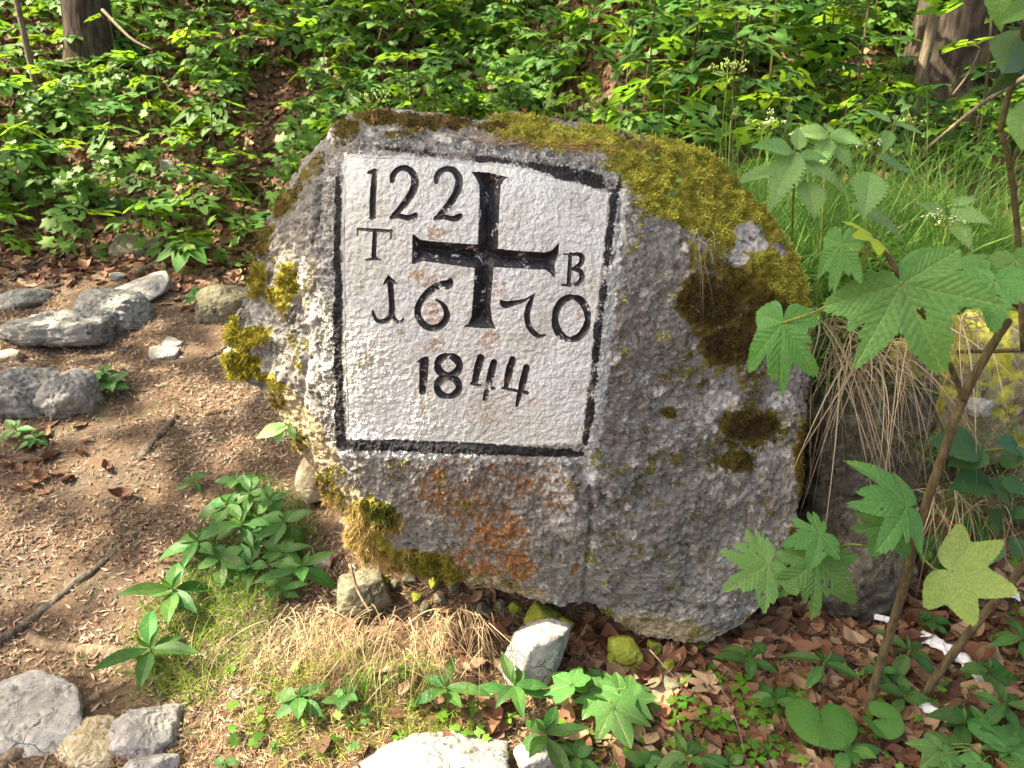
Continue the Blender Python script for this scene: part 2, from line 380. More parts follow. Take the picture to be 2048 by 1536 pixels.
M['bark_lit'] = bark_mat('brown_lit_bark', (.09, .055, .03), (.22, .14, .08), 30)  # brown bark, its lighter tone stands for sun on the trunk
M['bark_pale'] = bark_mat('pale_wood', (.12, .095, .06), (.25, .20, .14), 40)
M['bark_root'] = bark_mat('root_bark', (.07, .055, .042), (.20, .165, .13), 45)
M['bark_root_pale'] = bark_mat('root_worn', (.16, .11, .07), (.34, .25, .17), 45)
M['stem'] = bark_mat('sapling_stem', (.095, .075, .04), (.19, .155, .085), 70, .3)
M['stem_green'] = bark_mat('green_stem', (.16, .22, .04), (.26, .32, .07), 70)
M['twig'] = bark_mat('twig_bark', (.05, .035, .025), (.12, .08, .055), 60)
M['leaf_bg'] = leaf_mat('sycamore_leaf_slope', (.075, .180, .034), (.11, .20, .04), (.27, .47, .03), .55, .55, .4, False, .25, .015)
M['leaf_fg'] = leaf_mat('sycamore_leaf_near', (.080, .210, .055), (.15, .25, .06), (.20, .40, .03), .25, .46, .38, True, .28, .012)
M['leaf_pale'] = leaf_mat('sycamore_leaf_underside', (.20, .29, .075), (.20, .29, .075), (.26, .38, .05), .1, .5, .4, True, .3, .005)
M['leaf_yellow'] = leaf_mat('sycamore_leaf_young', (.28, .42, .02), (.28, .42, .02), (.42, .52, .02), .1, .4, .45, True, .4, .005)
M['leaf_dark'] = leaf_mat('bramble_leaf', (.030, .095, .030), (.06, .12, .04), (.08, .19, .03), .4, .5, .25, False, .25)
M['mercury'] = leaf_mat('mercury_leaf', (.050, .140, .032), (.09, .19, .06), (.14, .30, .025), .5, .5, .36, True, .28, .02, .42)
M['nettle'] = leaf_mat('nettle_leaf', (.20, .36, .12), (.22, .34, .12), (.32, .50, .09), .35, .5, .38, True, .3, .015)
M['butterbur'] = leaf_mat('butterbur_leaf', (.085, .205, .040), (.13, .24, .07), (.2, .34, .04), .1, .5, .34, True, .3, .01)
M['sorrel'] = leaf_mat('sorrel_leaf', (.10, .27, .022), (.13, .27, .04), (.22, .42, .02), .5, .45, .4, False, .35, .02)
M['canopy'] = leaf_mat('shade_canopy', (.05, .12, .025), (.07, .14, .03), (.12, .26, .02), .4)
n = N('beech_leaf_dry', .6, .35); r = n.rnd(); f = n.noise(40, 5)
cc = n.mix(n.math('FRACT', n.math('MULTIPLY', r, 5.7)), (.12, .050, .026), (.235, .115, .062)); cc = n.mix(n.step(n.math('FRACT', n.math('MULTIPLY', r, 13.1)), .72, .9), cc, (.40, .28, .17))
cc = n.mix(n.math('MULTIPLY', n.step(f, .5, .7), .5), cc, (.10, .045, .025)); n.done(cc, n.bump(n.noise(90, 3), .5, .004)); M['dead_leaf'] = n.leafy(cc, .15)
n = N('dead_sycamore_leaf', .65, .3); cc = n.mix(n.step(n.noise(30, 5), .35, .65), (.36, .24, .13), (.50, .37, .23)); n.done(cc, n.bump(n.noise(70, 3), .5, .004)); M['tan_leaf'] = n.leafy(cc, .15)
n = N('white_petal', .5, .3); n.done((.80, .79, .82)); M['petal'] = n.leafy((.7, .7, .75), .3)
n = N('flower_bud', .5, .3); n.done((.28, .38, .08)); M['bud'] = n.m
n = N('cone_scale', .7, .3); n.done(n.mix(n.noise(60, 4), (.13, .07, .035), (.30, .19, .11))); M['cone'] = n.m
n = N('birch_bark', .7, .3); n.done(n.mix(n.step(n.noise(60, 6, .7), .60, .68), (.74, .74, .75), (.12, .10, .09)), n.bump(n.noise(60, 5), .8, .01)); M['birch'] = n.m
n = N('spruce_bud_scale', .7, .2); n.done((.50, .27, .12)); M['husk'] = n.m
# ------------------------------------------------------------------ ground sheets
def sheet(name, xs, ys, mat, zoff=None, keep=None, label=None):
    X, Y = np.meshgrid(xs, ys); Z = ground(X, Y)
    if zoff is not None: Z = Z+zoff(X, Y)
    V = np.stack([X, Y, Z], -1).reshape(-1, 3); nx = len(xs); ny = len(ys)
    i = (np.arange(ny-1)[:, None]*nx+np.arange(nx-1)[None]).ravel(); F = np.stack([i, i+1, i+nx+1, i+nx], -1)
    if keep is not None:
        k = keep(X, Y).ravel(); F = F[k[F].any(1)]
    return add(name, mesh(name, V, F, M[mat]), kind='structure', label=label)
def gsp(a, b, n, p): t = np.linspace(-1, 1, n); return (a+b)/2+(b-a)/2*np.sign(t)*np.abs(t)**p
sheet('forest_floor', gsp(-14, 14, 420, 1.7), np.concatenate([np.linspace(-6, 1.0, 24), np.linspace(1.05, 6, 260), np.linspace(6.1, 22, 120)]), 'ground')
PATH = np.array([(-3.8, 4.75), (-2.2, 4.6), (-1.1, 4.3), (-.75, 3.7), (-.55, 2.9), (-.52, 2.3), (-.62, 1.95), (-.75, 1.55), (-.8, .6), (-2.2, .3), (-4.2, 1.0), (-4.6, 3.0)])
def pathd(X, Y): return sdf_poly(X, Y, PATH)+.10*fbm(np.stack([X, Y, 0*X], -1)*3, 2, seed=8)
sheet('footpath', np.linspace(-4.8, -.3, 200), np.linspace(.2, 5.0, 200), 'path',
      lambda X, Y: .007-.05*ss(-.06, .08, pathd(X, Y)), lambda X, Y: pathd(X, Y) < .06)

# ------------------------------------------------------------------ the boundary stone
YP = 1.75
RIM = [(715,232,2.10),(760,222,2.12),(860,226,2.14),(905,239,2.14),(960,249,2.14),(1040,238,2.14),(1100,238,2.14),(1180,252,2.14),(1240,262,2.14),(1300,275,2.14),(1380,300,2.13),(1440,335,2.12),(1500,400,2.10),(1550,450,2.08),(1590,520,2.07),(1615,600,2.06),(1622,680,2.06),(1614,760,2.05),(1603,850,2.03),(1600,950,2.0),(1590,1050,1.98),(1572,1130,1.95),(1540,1200,1.92),(1480,1250,1.90),(1420,1282,1.89),(1330,1275,1.88),(1262,1262,1.88),(1225,1235,1.88),(1190,1212,1.88),(1100,1200,1.87),(1000,1182,1.86),(900,1152,1.86),(830,1140,1.87),(760,1125,1.89),(718,1085,1.91),(690,1020,1.92),(640,940,1.93),(600,890,1.94),(565,830,1.95),(520,770,1.95),(480,752,1.95),(462,705,1.95),(465,650,1.96),(490,590,1.98),(505,520,2.0),(540,450,2.03),(580,390,2.05),(630,330,2.08),(672,280,2.1),(700,246,2.1)]
RIM = np.array(RIM, float); RP = un(RIM[:, 0], RIM[:, 1], RIM[:, 2])
CEN = un(1050, 745, 1.95)[[0, 2]]
_th = np.arctan2(RP[:, 2]-CEN[1], RP[:, 0]-CEN[0]); _r = np.hypot(RP[:, 0]-CEN[0], RP[:, 2]-CEN[1]); _o = np.argsort(_th)
TH, RR, RY = _th[_o], _r[_o], RP[_o, 1]
def rim_at(th):
    t3 = np.concatenate([TH-2*math.pi, TH, TH+2*math.pi])
    return np.interp(th, t3, np.tile(RR, 3)), np.interp(th, t3, np.tile(RY, 3))
def pxz(px, py): p = un(px, py, YP); return p[..., 0], p[..., 2]
def half(p0, p1, slope):            # plane that leans back by `slope` beyond the line p0->p1 (outside lies to the left going p0->p1)
    (x0, z0), (x1, z1) = pxz(*p0), pxz(*p1); L = math.hypot(x1-x0, z1-z0); nx, nz = -(z1-z0)/L, (x1-x0)/L
    return lambda x, z: ((x-x0)*nx+(z-z0)*nz)*slope
PL = [half((1175,1200),(1240,360),-.42), half((648,300),(668,900),-.72), half((1270,335),(640,278),-1.25),
      half((1390,560),(1215,330),-1.15), half((690,1010),(1150,1090),-.22), half((665,905),(760,1100),-.75), half((1150,1130),(1500,1190),-.45)]
PANEL_OUT = [(628,318),(690,280),(850,286),(1000,292),(1120,306),(1256,352),(1250,450),(1226,650),(1202,850),(1186,930),(1000,926),(850,916),(700,910),(640,893),(626,700),(620,500)]
PANEL_W = [(686,306),(860,313),(1000,324),(1100,345),(1222,380),(1205,540),(1186,700),(1164,888),(1000,893),(850,885),(692,878),(684,650),(682,450)]
def smax(L, k=55.0):
    L = np.stack(L); m = L.max(0); return m+np.log(np.exp((L-m)*k).sum(0))/k-0
def yfront(x, z): return YP+smax([np.zeros_like(x)]+[f(x, z) for f in PL])-.0
def surf0(x, z):
    dx, dz = x-CEN[0], z-CEN[1]; th = np.arctan2(dz, dx); r, ry = rim_at(th); rho = np.clip(np.hypot(dx, dz)/r, 0, 1)
    n = 3.2-1.1*ss(-.2, .7, np.cos(th-.2))+.8*np.clip(-np.cos(th), 0, 1)
    yf = np.minimum(yfront(x, z), ry-.015)
    return ry-(ry-yf)*(1-rho**n)**(1/n)
def blob(px, py, L):
    m = np.zeros_like(px)
    for cx, cy, rx, ry, ang, a in L:
        c, s = math.cos(math.radians(ang)), math.sin(math.radians(ang)); u = ((px-cx)*c+(py-cy)*s)/rx; v = (-(px-cx)*s+(py-cy)*c)/ry
        m = np.maximum(m, a*(1-ss(.55, 1.25, np.hypot(u, v))))
    return m
MOSS = [(1260,320,70,50,25,.75),(1330,350,120,80,25,.9),(1420,390,140,95,32,.85),(1530,470,90,60,45,.62),(1580,560,60,110,-10,.8),(1450,540,120,70,20,.55),(1520,640,100,90,0,.62),(1100,275,140,26,6,.75),(1050,258,85,20,3,1),(1180,282,80,28,10,1),(1130,262,80,14,8,.8),(1345,335,105,60,25,1),(1400,400,120,70,28,1),(1330,400,60,45,10,1),(1480,420,70,40,45,.9),(1440,455,75,35,20,1),(1545,560,70,75,60,1),(1575,500,24,70,-25,.95),(1605,600,22,60,-5,.9),(1600,610,28,75,80,1),(1500,560,70,60,0,.85),
        (512,560,22,45,10,.9),(572,575,22,60,10,.9),(545,590,17,20,0,.9),(505,675,42,22,-10,1),(490,725,42,30,20,1),(470,660,14,40,0,.8),(545,760,40,15,35,.7),
        (750,1035,58,42,30,1),(740,1090,60,30,30,1),(840,1128,100,22,15,1),(780,1120,60,22,10,1)]
BROWN = [(1605,930,22,110,0,.75),(1585,1080,24,60,10,.6),(1470,640,120,100,0,.62),(1500,860,100,60,0,.55),(1440,560,90,60,0,.5),(1420,610,80,55,0,1),(1460,690,70,45,-10,1),(1400,580,50,40,0,.9),(1530,640,60,60,0,.8),(1500,740,40,60,0,.55),(1495,850,75,38,0,1),(1470,920,50,30,0,.7),(1340,825,16,14,0,.9),
         (840,245,70,18,5,.8),(760,240,55,18,0,.9),(700,262,30,22,-40,.8),(900,252,50,12,8,.8),(800,272,40,10,5,.6),(985,258,40,10,-10,.7),(625,345,50,14,-50,.6),(575,410,50,14,-55,.7),(530,480,45,14,-60,.7),(1290,300,40,15,15,.5),(1240,275,30,9,10,.6),(560,800,30,18,40,.6),(600,880,30,22,50,.6),(660,980,40,25,50,.6)]
RUST = [(880,980,60,60,0,.62),(940,1020,70,70,0,.62),(1000,1080,75,70,0,.72),(1035,1130,45,38,0,.85),(1030,975,55,45,0,.55),(960,1130,90,30,10,.7),(1150,1140,10,22,0,.75),(850,560,42,20,20,.72),(865,630,22,38,0,.62),(872,690,28,20,0,.66),(978,680,28,24,0,.72),(1000,580,16,45,0,.5),(870,465,22,18,0,.62),(1165,620,9,18,0,.45),(1150,760,10,30,0,.5),(1040,800,50,30,0,.46),(970,830,50,40,0,.44),(745,795,8,12,0,.5),(845,805,6,28,0,.52),(830,890,10,30,0,.4),(1110,985,50,60,0,.5),(1000,940,180,40,0,.42),(640,960,22,60,-35,.5)]
PALE = [(1500,475,48,38,20,1.1),(1440,800,45,22,5,1),(1560,800,30,25,0,.8),(1560,850,20,25,0,.9),(1480,510,22,22,0,.9),(800,270,120,14,2,.5),(1050,262,60,14,-5,.6),(630,700,40,160,0,.55),(620,500,50,140,0,.3),(505,640,25,50,0,.55),(1470,960,90,60,0,.5),(1530,900,60,30,0,.6),(1380,830,60,40,0,.45),(1290,780,40,40,0,.4),(900,300,60,20,0,.3),(1120,1000,50,90,0,.5),(1180,1100,30,60,0,.5),(1330,930,60,60,0,.4),(1245,440,14,60,5,.5),(1310,700,90,30,0,.3)]
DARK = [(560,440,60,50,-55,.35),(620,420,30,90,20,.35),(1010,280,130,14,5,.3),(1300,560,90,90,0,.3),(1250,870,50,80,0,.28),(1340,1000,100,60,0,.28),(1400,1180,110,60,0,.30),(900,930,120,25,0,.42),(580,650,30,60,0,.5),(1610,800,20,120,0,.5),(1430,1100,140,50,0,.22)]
TAN = [(620,880,40,90,-33,1.1),(560,800,45,35,30,1),(690,1000,40,40,0,.8),(960,1165,160,20,10,.8),(1330,1255,140,25,6,.7),(860,1130,60,14,10,.6)]
STAIN = [(728,722,24,22,0,.8),(800,665,10,7,0,.9),(735,690,14,9,0,.6),(930,800,70,40,0,.38),(1000,830,60,20,0,.4),(1010,470,10,40,0,.42),(1080,440,70,20,-20,.3),(700,760,14,12,0,.5),(820,730,14,14,0,.5),(780,520,12,10,0,.5),(760,600,60,60,0,.3),(1080,560,30,60,0,.28)]
def masks(P):
    px, py, _ = proj(P); pw = sdf_poly(px, py, PANEL_W)
    A = {}
    white = np.clip(.5-pw/16, 0, 1.2)
    band = .44*(1-ss(-20, 30, sdf_poly(px, py, [(648,330),(690,286),(690,920),(645,885),(632,700),(628,500)])))
    strip = .66*(1-ss(0, 26, sdf_line(px, py, [(1238,385,7),(1222,560,7),(1206,720,7),(1188,880,7),(1180,960,2)])))
    low = .60*(1-ss(0, 22, sdf_line(px, py, [(690,902,5),(900,912,6),(1180,918,8)])))
    top = .40*(1-ss(0, 30, sdf_line(px, py, [(690,296,6),(980,300,8),(1080,316,8),(1180,335,10),(1245,362,8)])))
    white = np.maximum.reduce([white, band, strip, low, top]); white = np.where(pw < -14, 1.3, white)
    def ln(pts, a, soft=10): return a*(1-ss(0, soft, sdf_line(px, py, pts)))
    A['black'] = np.maximum.reduce([
        ln([(676,355,0),(677,420,1),(673,500,2),(676,580,3),(674,660,4),(676,760,4),(678,860,6),(682,893,7)], .80), ln([(680,890,6),(800,891,6),(950,897,6),(1060,904,6),(1140,907,3),(1165,909,0)], .82),
        ln([(1229,392,3),(1224,440,3),(1214,520,2),(1204,600,3),(1196,660,4),(1192,720,3),(1184,790,3),(1176,860,4),(1170,885,1)], .70, 11)*(.62+.62*ss(-.35, .35, pn(np.stack([px/200, py/38, 0*px+3], -1)))),
        ln([(760,294,-3),(860,306,1),(930,314,4),(985,318,-1),(1060,328,1),(1120,343,8),(1180,358,8),(1230,376,6)], .68, 13)*(.60+.55*ss(-.35, .35, pn(np.stack([px/45, py/200, 0*px+7], -1))))])
    A['white'] = white; A['rust'] = blob(px, py, RUST); A['pale'] = blob(px, py, PALE); A['dark'] = blob(px, py, DARK); A['tan'] = blob(px, py, TAN)
    A['mbrown'] = blob(px, py, BROWN); A['moss'] = np.maximum(blob(px, py, MOSS), A['mbrown']); A['stain'] = blob(px, py, STAIN)
    A['moss'] = A['moss']*(1-ss(.55, .9, blob(px, py, [(1500,475,48,36,20,1),(1475,520,20,20,0,.9),(1560,500,22,20,40,.8)])))
    A['pm'] = 1-ss(-4, 14, pw)
    return A
def disp(P, A):
    big = .016*fbm(P*4, 3, seed=1); mid = .0068*ridge(P*13, 5, seed=2)-.006; fine = .0056*fbm(P*62, 4, g=.7, seed=3)
    pit = -.009*ss(.35, .8, fbm(P*16, 2, seed=12))
    mo = A['moss']*(.008+.010*fbm(P*28, 2, seed=4)+.008*pn(P*60))*(1-.5*A['mbrown'])
    flat = .0022*fbm(P*9, 2, seed=6)+.0013*fbm(P*80, 2, seed=5)+.0007*pn(P*190)-.004
    k = A['pm']; px, py, _ = proj(P)
    near = np.exp(-np.clip(sdf_poly(px, py, PANEL_W), 0, 999)/45)      # the dressed margin round the inscription is flatter than the rough rock
    d = (1-k)*((big+mid+pit)*(1-.65*near)+fine+mo)+k*flat
    d = d-.012*(1-ss(0, 9, np.abs(px-(1176+(1000-py)*.02)+6*np.sin(py/60))))*ss(930, 1000, py)*(1-ss(1180, 1220, py))
    d = d-.016*(1-ss(0, 10, np.abs(px-(594+(py-560)*.06)+8*np.sin(py/40))))*ss(520, 570, py)*(1-ss(790, 850, py))
    return d
def rock_front(x, z):
    e = .003; y = surf0(x, z); gx = (surf0(x+e, z)-surf0(x-e, z))/(2*e); gz = (surf0(x, z+e)-surf0(x, z-e))/(2*e)
    n = np.stack([gx, -np.ones_like(gx), gz], -1); n /= np.linalg.norm(n, axis=-1, keepdims=True)
    P = np.stack([x, y, z], -1); A = masks(P); return P+n*disp(P, A)[..., None], A, n
# body: front and back shells sharing the rim
NT, NF, NB = 1000, 300, 60
th = np.linspace(-math.pi, math.pi, NT, endpoint=False); r, ry = rim_at(th)
r = r*(1+.006*fbm(np.stack([np.cos(th)*6, np.sin(th)*6, 0*th], -1), 3, seed=21))
t = np.linspace(0, 1, NF+1)[1:]; rho = np.sin(t*math.pi/2)**.92; rho[-1] = 1
X = CEN[0]+np.cos(th)[None]*r[None]*rho[:, None]; Z = CEN[1]+np.sin(th)[None]*r[None]*rho[:, None]
Yf = surf0(X, Z); front = np.stack([X, Yf, Z], -1)
tb = np.linspace(0, 1, NB+2)[1:-1]; rb = np.cos(tb*math.pi/2)
back = np.stack([CEN[0]+np.cos(th)[None]*r[None]*rb[:, None], ry[None]+.50*np.sin(tb*math.pi/2)[:, None]+0*th[None], CEN[1]+np.sin(th)[None]*r[None]*rb[:, None]], -1)
G = np.concatenate([front, back]); du = np.roll(G, -1, 1)-np.roll(G, 1, 1); dv = np.gradient(G, axis=0); nn = np.cross(du, dv)
nn /= np.linalg.norm(nn, axis=-1, keepdims=True)+1e-12
if nn[20, 0] @ np.array([0, -1, 0]) < 0: nn = -nn
A = masks(G)
for k in A: A[k][NF:] *= np.linspace(1, 0, NB)[:, None]**2
BODY = G+nn*disp(G, A)[..., None]
pxg, pyg, _ = proj(G); inp = -sdf_poly(pxg, pyg, PANEL_OUT)+11*fbm(np.stack([pxg/38, pyg/38, 0*pxg], -1), 3, seed=41); BODY[:NF] += np.array([0, 1, 0])*(.05*ss(3, 42, inp[:NF]))[..., None]
c0 = np.array([[CEN[0], YP+.05, CEN[1]], [CEN[0], float(ry.mean())+.5, CEN[1]]])
V = np.vstack([BODY.reshape(-1, 3), c0]); nr_ = NF+NB; j = np.arange(NT); k = (j+1) % NT
i = (np.arange(nr_-1)*NT)[:, None]; Q = np.stack([i+j, i+NT+j, i+NT+k, i+k], -1).reshape(-1, 4)
T = np.vstack([np.stack([np.full(NT, len(V)-2), j, k], -1), np.stack([(nr_-1)*NT+j, np.full(NT, len(V)-1), (nr_-1)*NT+k], -1)])
if (nn[20, 0] @ np.array([0, -1., 0])) > 0:
    a, b, c_ = V[Q[NT*20, 0]], V[Q[NT*20, 1]], V[Q[NT*20, 2]]
    if np.cross(b-a, c_-a)[1] > 0: Q = Q[:, ::-1]; T = T[:, ::-1]
at = {k_: np.concatenate([A[k_].ravel(), [A[k_][0].mean(), 0]]) for k_ in ('white', 'black', 'rust', 'pale', 'dark', 'tan', 'moss', 'mbrown', 'stain')}
BO = np.array([CEN[0], 2.1, float(ground(CEN[0], 2.1))])
stone = thing('boundary_stone', 'big mossy boulder with a white painted panel carved with a black cross, letters and dates', 'boundary stone', BO)
add('rock_body', mesh('rock_body', V, [Q, T], M['rock'], True, at, BO), stone)

# panel with the carved inscription: glyph strokes measured on the stone (x, y, width), cut as V grooves
def z1(L): return [(600+x/2.9257, 200+y/2.9257, w_/2.9257) for x, y, w_ in L]
def z2(L): return [(600+x/2.9257, 600+y/2.9257, w_/2.9257) for x, y, w_ in L]
def ring(cx, cy, rx, ry, w_, tilt=0, w2=None):
    a = np.linspace(0, 2*math.pi, 41); t_ = math.radians(tilt); u, v = rx*np.cos(a), ry*np.sin(a); w2 = w2 or w_
    return [(cx+x*math.cos(t_)-y*math.sin(t_), cy+x*math.sin(t_)+y*math.cos(t_), w_*abs(math.cos(q))+w2*abs(math.sin(q))) for x, y, q in zip(u, v, a)]
def two(ox, oy): return [z1([(x+ox, y+oy, w_) for x, y, w_ in [(520,482,26),(522,450,34),(545,420,32),(585,408,32),(628,425,36),(655,470,42),(650,530,44),(615,595,40),(570,650,34),(520,697,20)]]),
                         z1([(x+ox, y+oy, w_) for x, y, w_ in [(522,696,18),(575,688,26),(625,698,30),(660,688,34),(672,674,14)]])]
E_ = 'e'
GLYPHS = [('carved_digit', [z1([(408,425,32),(406,520,36),(404,620,36),(404,695,34)]), z1([(368,436,14),(392,430,26),(406,424,30)]), z1([(388,702,10),(422,700,10)])], .011),
 ('carved_digit', two(0, 0), .011), ('carved_digit', two(265, 5), .011),
 ('carved_letter', [z1([(318,768,15),(420,772,18),(525,776,15)]), z1([(316,764,10),(318,806,8)]), z1([(524,772,12),(522,820,8)]), z1([(424,775,26),(422,930,26)]), z1([(376,945,9),(425,938,16),(468,944,9)])], .008),
 ('carved_letter', [z1([(1594,925,22),(1580,1098,24)]), z1([(1556,922,9),(1600,926,14)]), z1([(1542,1100,12),(1590,1102,14)]), z1([(1600,927,16),(1640,926,20),(1664,945,30),(1655,985,28),(1610,1008,16)]), z1([(1605,1010,16),(1645,1020,26),(1662,1055,30),(1640,1092,24),(1585,1103,16)])], .008),
 ('carved_digit', [('poly', z1([(510,1027,0),(474,1092,0),(512,1078,0),(530,1082,0),(574,1084,0)])), z1([(524,1080,34),(530,1150,32),(535,1230,32)]), z1([(536,1225,30),(522,1272,34),(490,1300,28),(452,1298,22),(428,1268,18),(421,1236,8)]), z1([(533,1240,20),(548,1282,22),(572,1303,18),(594,1297,14),(603,1280,6)])], .010),
 ('carved_digit', [z1([(880,1052,14),(868,1082,50),(820,1090,46),(765,1115,40),(715,1165,36),(688,1220,36),(692,1275,36),(728,1322,36),(778,1338,36),(830,1318,38),(858,1270,36),(848,1222,28),(822,1190,18),(792,1172,6)])], .011),
 ('carved_digit', [z1([(1174,1176,6),(1196,1200,38),(1240,1196,32),(1310,1180,18),(1378,1143,5)]), z1([(1370,1150,12),(1345,1205,30),(1330,1265,32),(1340,1325,32),(1370,1368,28),(1405,1388,20),(1440,1382,8)])], .010),
 ('carved_digit', [z1(ring(1594, 1291, 98, 120, 34, 6, 26))], .010),
 ('carved_digit', [z2([(736,344,12),(726,372,46),(722,450,46),(715,540,36)]), z2([(690,364,8),(715,358,30),(735,352,34)])], .010),
 ('carved_digit', [z2(ring(868, 386, 64, 56, 34, 0, 26)), z2(ring(866, 510, 64, 56, 32, 0, 26))], .010),
 ('carved_digit', [z2([(1058,338,40),(1040,400,42),(1022,485,32)]), z2([(1002,490,16),(1060,505,18),(1136,522,20)]), z2([(1134,368,36),(1112,455,40),(1082,580,26)])], .010),
 ('carved_digit', [z2([(1243,352,36),(1222,430,42),(1205,512,26)]), z2([(1185,518,12),(1250,530,16),(1330,546,20)]), z2([(1326,398,36),(1302,490,38),(1268,622,16)])], .010)]
CROSS = [(1040,853),(1043,700),(1046,570),(1042,510),(1022,470),(990,432),(1100,440),(1226,472),(1192,486),(1172,520),(1166,640),(1158,880),(1300,896),(1440,908),(1480,898),(1527,858),(1524,920),(1500,975),(1498,1062),(1470,1030),(1440,1006),(1300,996),(1134,984),(1124,1100),(1114,1210),(1124,1290),(1147,1342),(1050,1338),(948,1330),(985,1312),(1002,1268),(1010,1180),(1022,990),(900,972),(800,958),(715,948),(650,970),(652,880),(651,788),(700,822),(760,832),(900,843)]
CROSS = [(600+x/2.9257, 200+y/2.9257) for x, y in CROSS]
def edge_in(px, py): return -sdf_poly(px, py, PANEL_OUT)+11*fbm(np.stack([px/38, py/38, 0*px], -1), 3, seed=41)
h = .00135; pp = np.array([pxz(*p) for p in PANEL_OUT])
gx = np.arange(pp[:, 0].min(), pp[:, 0].max(), h); gz = np.arange(pp[:, 1].min(), pp[:, 1].max(), h)
X, Z = np.meshgrid(gx, gz); PXY = proj(np.stack([X, np.full_like(X, YP), Z], -1)); px, py = PXY[0], PXY[1]; mpp = float(np.median(PXY[2]))/FPX
wob = .9*pn(np.stack([px/9, py/9, 0*px], -1))+.5*pn(np.stack([px/4, py/4, 0*px+9], -1))
owner = np.full(X.shape, -1); depth = np.zeros_like(X); SD = np.full(X.shape, 1e9)
for gi, (nm, strokes, dep) in enumerate(GLYPHS):
    allp = np.vstack([np.array(s_[1] if s_[0] == 'poly' else s_) for s_ in strokes]); b0 = allp[:, :2].min(0)-18; b1 = allp[:, :2].max(0)+18
    m = (px > b0[0]) & (px < b1[0]) & (py > b0[1]) & (py < b1[1]); d = np.full(int(m.sum()), 1e9)
    for s_ in strokes:
        if s_[0] == 'poly': d = np.minimum(d, sdf_poly(px[m], py[m], np.array(s_[1])[:, :2])); continue
        q = smooth_path(s_, 6); q[:, 2] = np.clip(q[:, 2]*1.06+.6, 1, 99)*.5; d = np.minimum(d, sdf_line(px[m], py[m], q))
    d = d+.6*wob[m]; SD[m] = np.minimum(SD[m], d); ins = d < 0; o_ = owner[m]; o_[ins] = gi; owner[m] = o_
    dd = depth[m]; depth[m] = np.maximum(dd, np.where(ins, np.minimum(-d*mpp*1.1, dep), 0))
d = sdf_poly(px, py, CROSS)+.8*wob; ins = d < 0; owner[ins] = len(GLYPHS); SD = np.minimum(SD, d); depth[ins] = np.minimum(-d[ins]*mpp*1.35, .036)
# snap grid vertices that lie close to a stroke edge onto it, so the cut edges are clean
gy_, gx_ = np.gradient(SD, h); gl = gx_**2+gy_**2+1e-9; sn = (np.abs(SD) < .62*h/mpp) & (gl > 1)
X = np.where(sn, X-SD*gx_/gl, X); Z = np.where(sn, Z-SD*gy_/gl, Z); depth = np.where(sn, 0, depth)
P, A, nrm = rock_front(X, Z); P[..., 1] -= .0012
pin = edge_in(px, py); P[..., 1] += .003*(1-ss(0, 3, pin)); P[..., 1] += depth*(1+.12*pn(P*60))
ny, nx = X.shape; idx = np.arange(ny*nx).reshape(ny, nx)
Q = np.stack([idx[:-1, :-1], idx[:-1, 1:], idx[1:, 1:], idx[1:, :-1]], -1).reshape(-1, 4)
sdq = np.where(sn, 0, SD).ravel()[Q].mean(1); ow = owner.ravel()[Q].max(1); keep = (pin.ravel()[Q] > 0).all(1)
Vp = P.reshape(-1, 3)
def sub(name, F, mat, attrs=None, par=stone, **kw):
    u, inv = np.unique(F, return_inverse=True)
    return add(name, mesh(name, Vp[u], inv.reshape(F.shape), mat, True, {k_: a.ravel()[u] for k_, a in attrs.items()} if attrs else None, BO), par, **kw)
isg = (sdq < 0) & (ow >= 0)
panel = sub('inscribed_panel', Q[keep & ~isg], M['rock'], {k_: A[k_] for k_ in ('white', 'black', 'rust', 'pale', 'dark', 'tan', 'moss', 'mbrown', 'stain')})
GL = ['tall digit 1 opening the top date', 'digit 2 in the middle of the top date', 'digit 2 beside the cross', 'letter T with serifs', 'letter B right of the cross', 'anchor shaped digit 1', 'open digit 6', 'slanted digit 7', 'oval digit 0', 'digit 1 of the lowest date', 'digit 8 of the lowest date', 'first digit 4 of the lowest date', 'last digit 4 of the lowest date']
for gi, g in enumerate(GLYPHS): sub(g[0], Q[isg & (ow == gi)], M['black'], None, panel, label=GL[gi])
sub('carved_cross', Q[isg & (ow == len(GLYPHS))], M['black'], None, panel, label='black cross with flared arm ends')

# moss fronds growing on the stone
mk = A_ = None
Am = masks(G); mf = (Am['moss'][:NF]+.85*(fbm(G[:NF]*13, 4, g=.7, seed=9)-.06)).ravel()
cell = np.linalg.norm(np.cross(np.roll(BODY[:NF], -1, 1)-BODY[:NF], np.gradient(BODY[:NF], axis=0)), axis=-1).ravel()
pr = cell*(mf > .50)*(G[:NF, :, 1].ravel() < 2.3); pr = pr/pr.sum(); NM = 80000
sel = rng.choice(len(pr), NM, p=pr); bp = BODY[:NF].reshape(-1, 3)[sel]+rng.normal(size=(NM, 3))*.0025; bn = nn[:NF].reshape(-1, 3)[sel]
br = Am['mbrown'][:NF].ravel()[sel]; ppx, ppy, _ = proj(bp)
gold = ss(960, 1060, ppy)*(ppx < 820); yel = ss(900, 1150, ppx)*(ppy < 700); lefty = (ppx < 520)*(ppy > 620)*1.0
tone = np.clip(.5+.9*fbm(bp*22, 2, seed=15)+rng.normal(size=NM)*.22, 0, 1)[:, None]
col = np.where(br[:, None] > .45, np.array([.055, .036, .010])*(1-tone)+np.array([.20, .145, .028])*tone, np.array([.12, .11, .014])*(1-tone)+np.array([.36, .31, .04])*tone)
col = col*(1-gold[:, None])+gold[:, None]*(np.array([.28, .20, .06])*(1-tone)+np.array([.58, .42, .17])*tone)
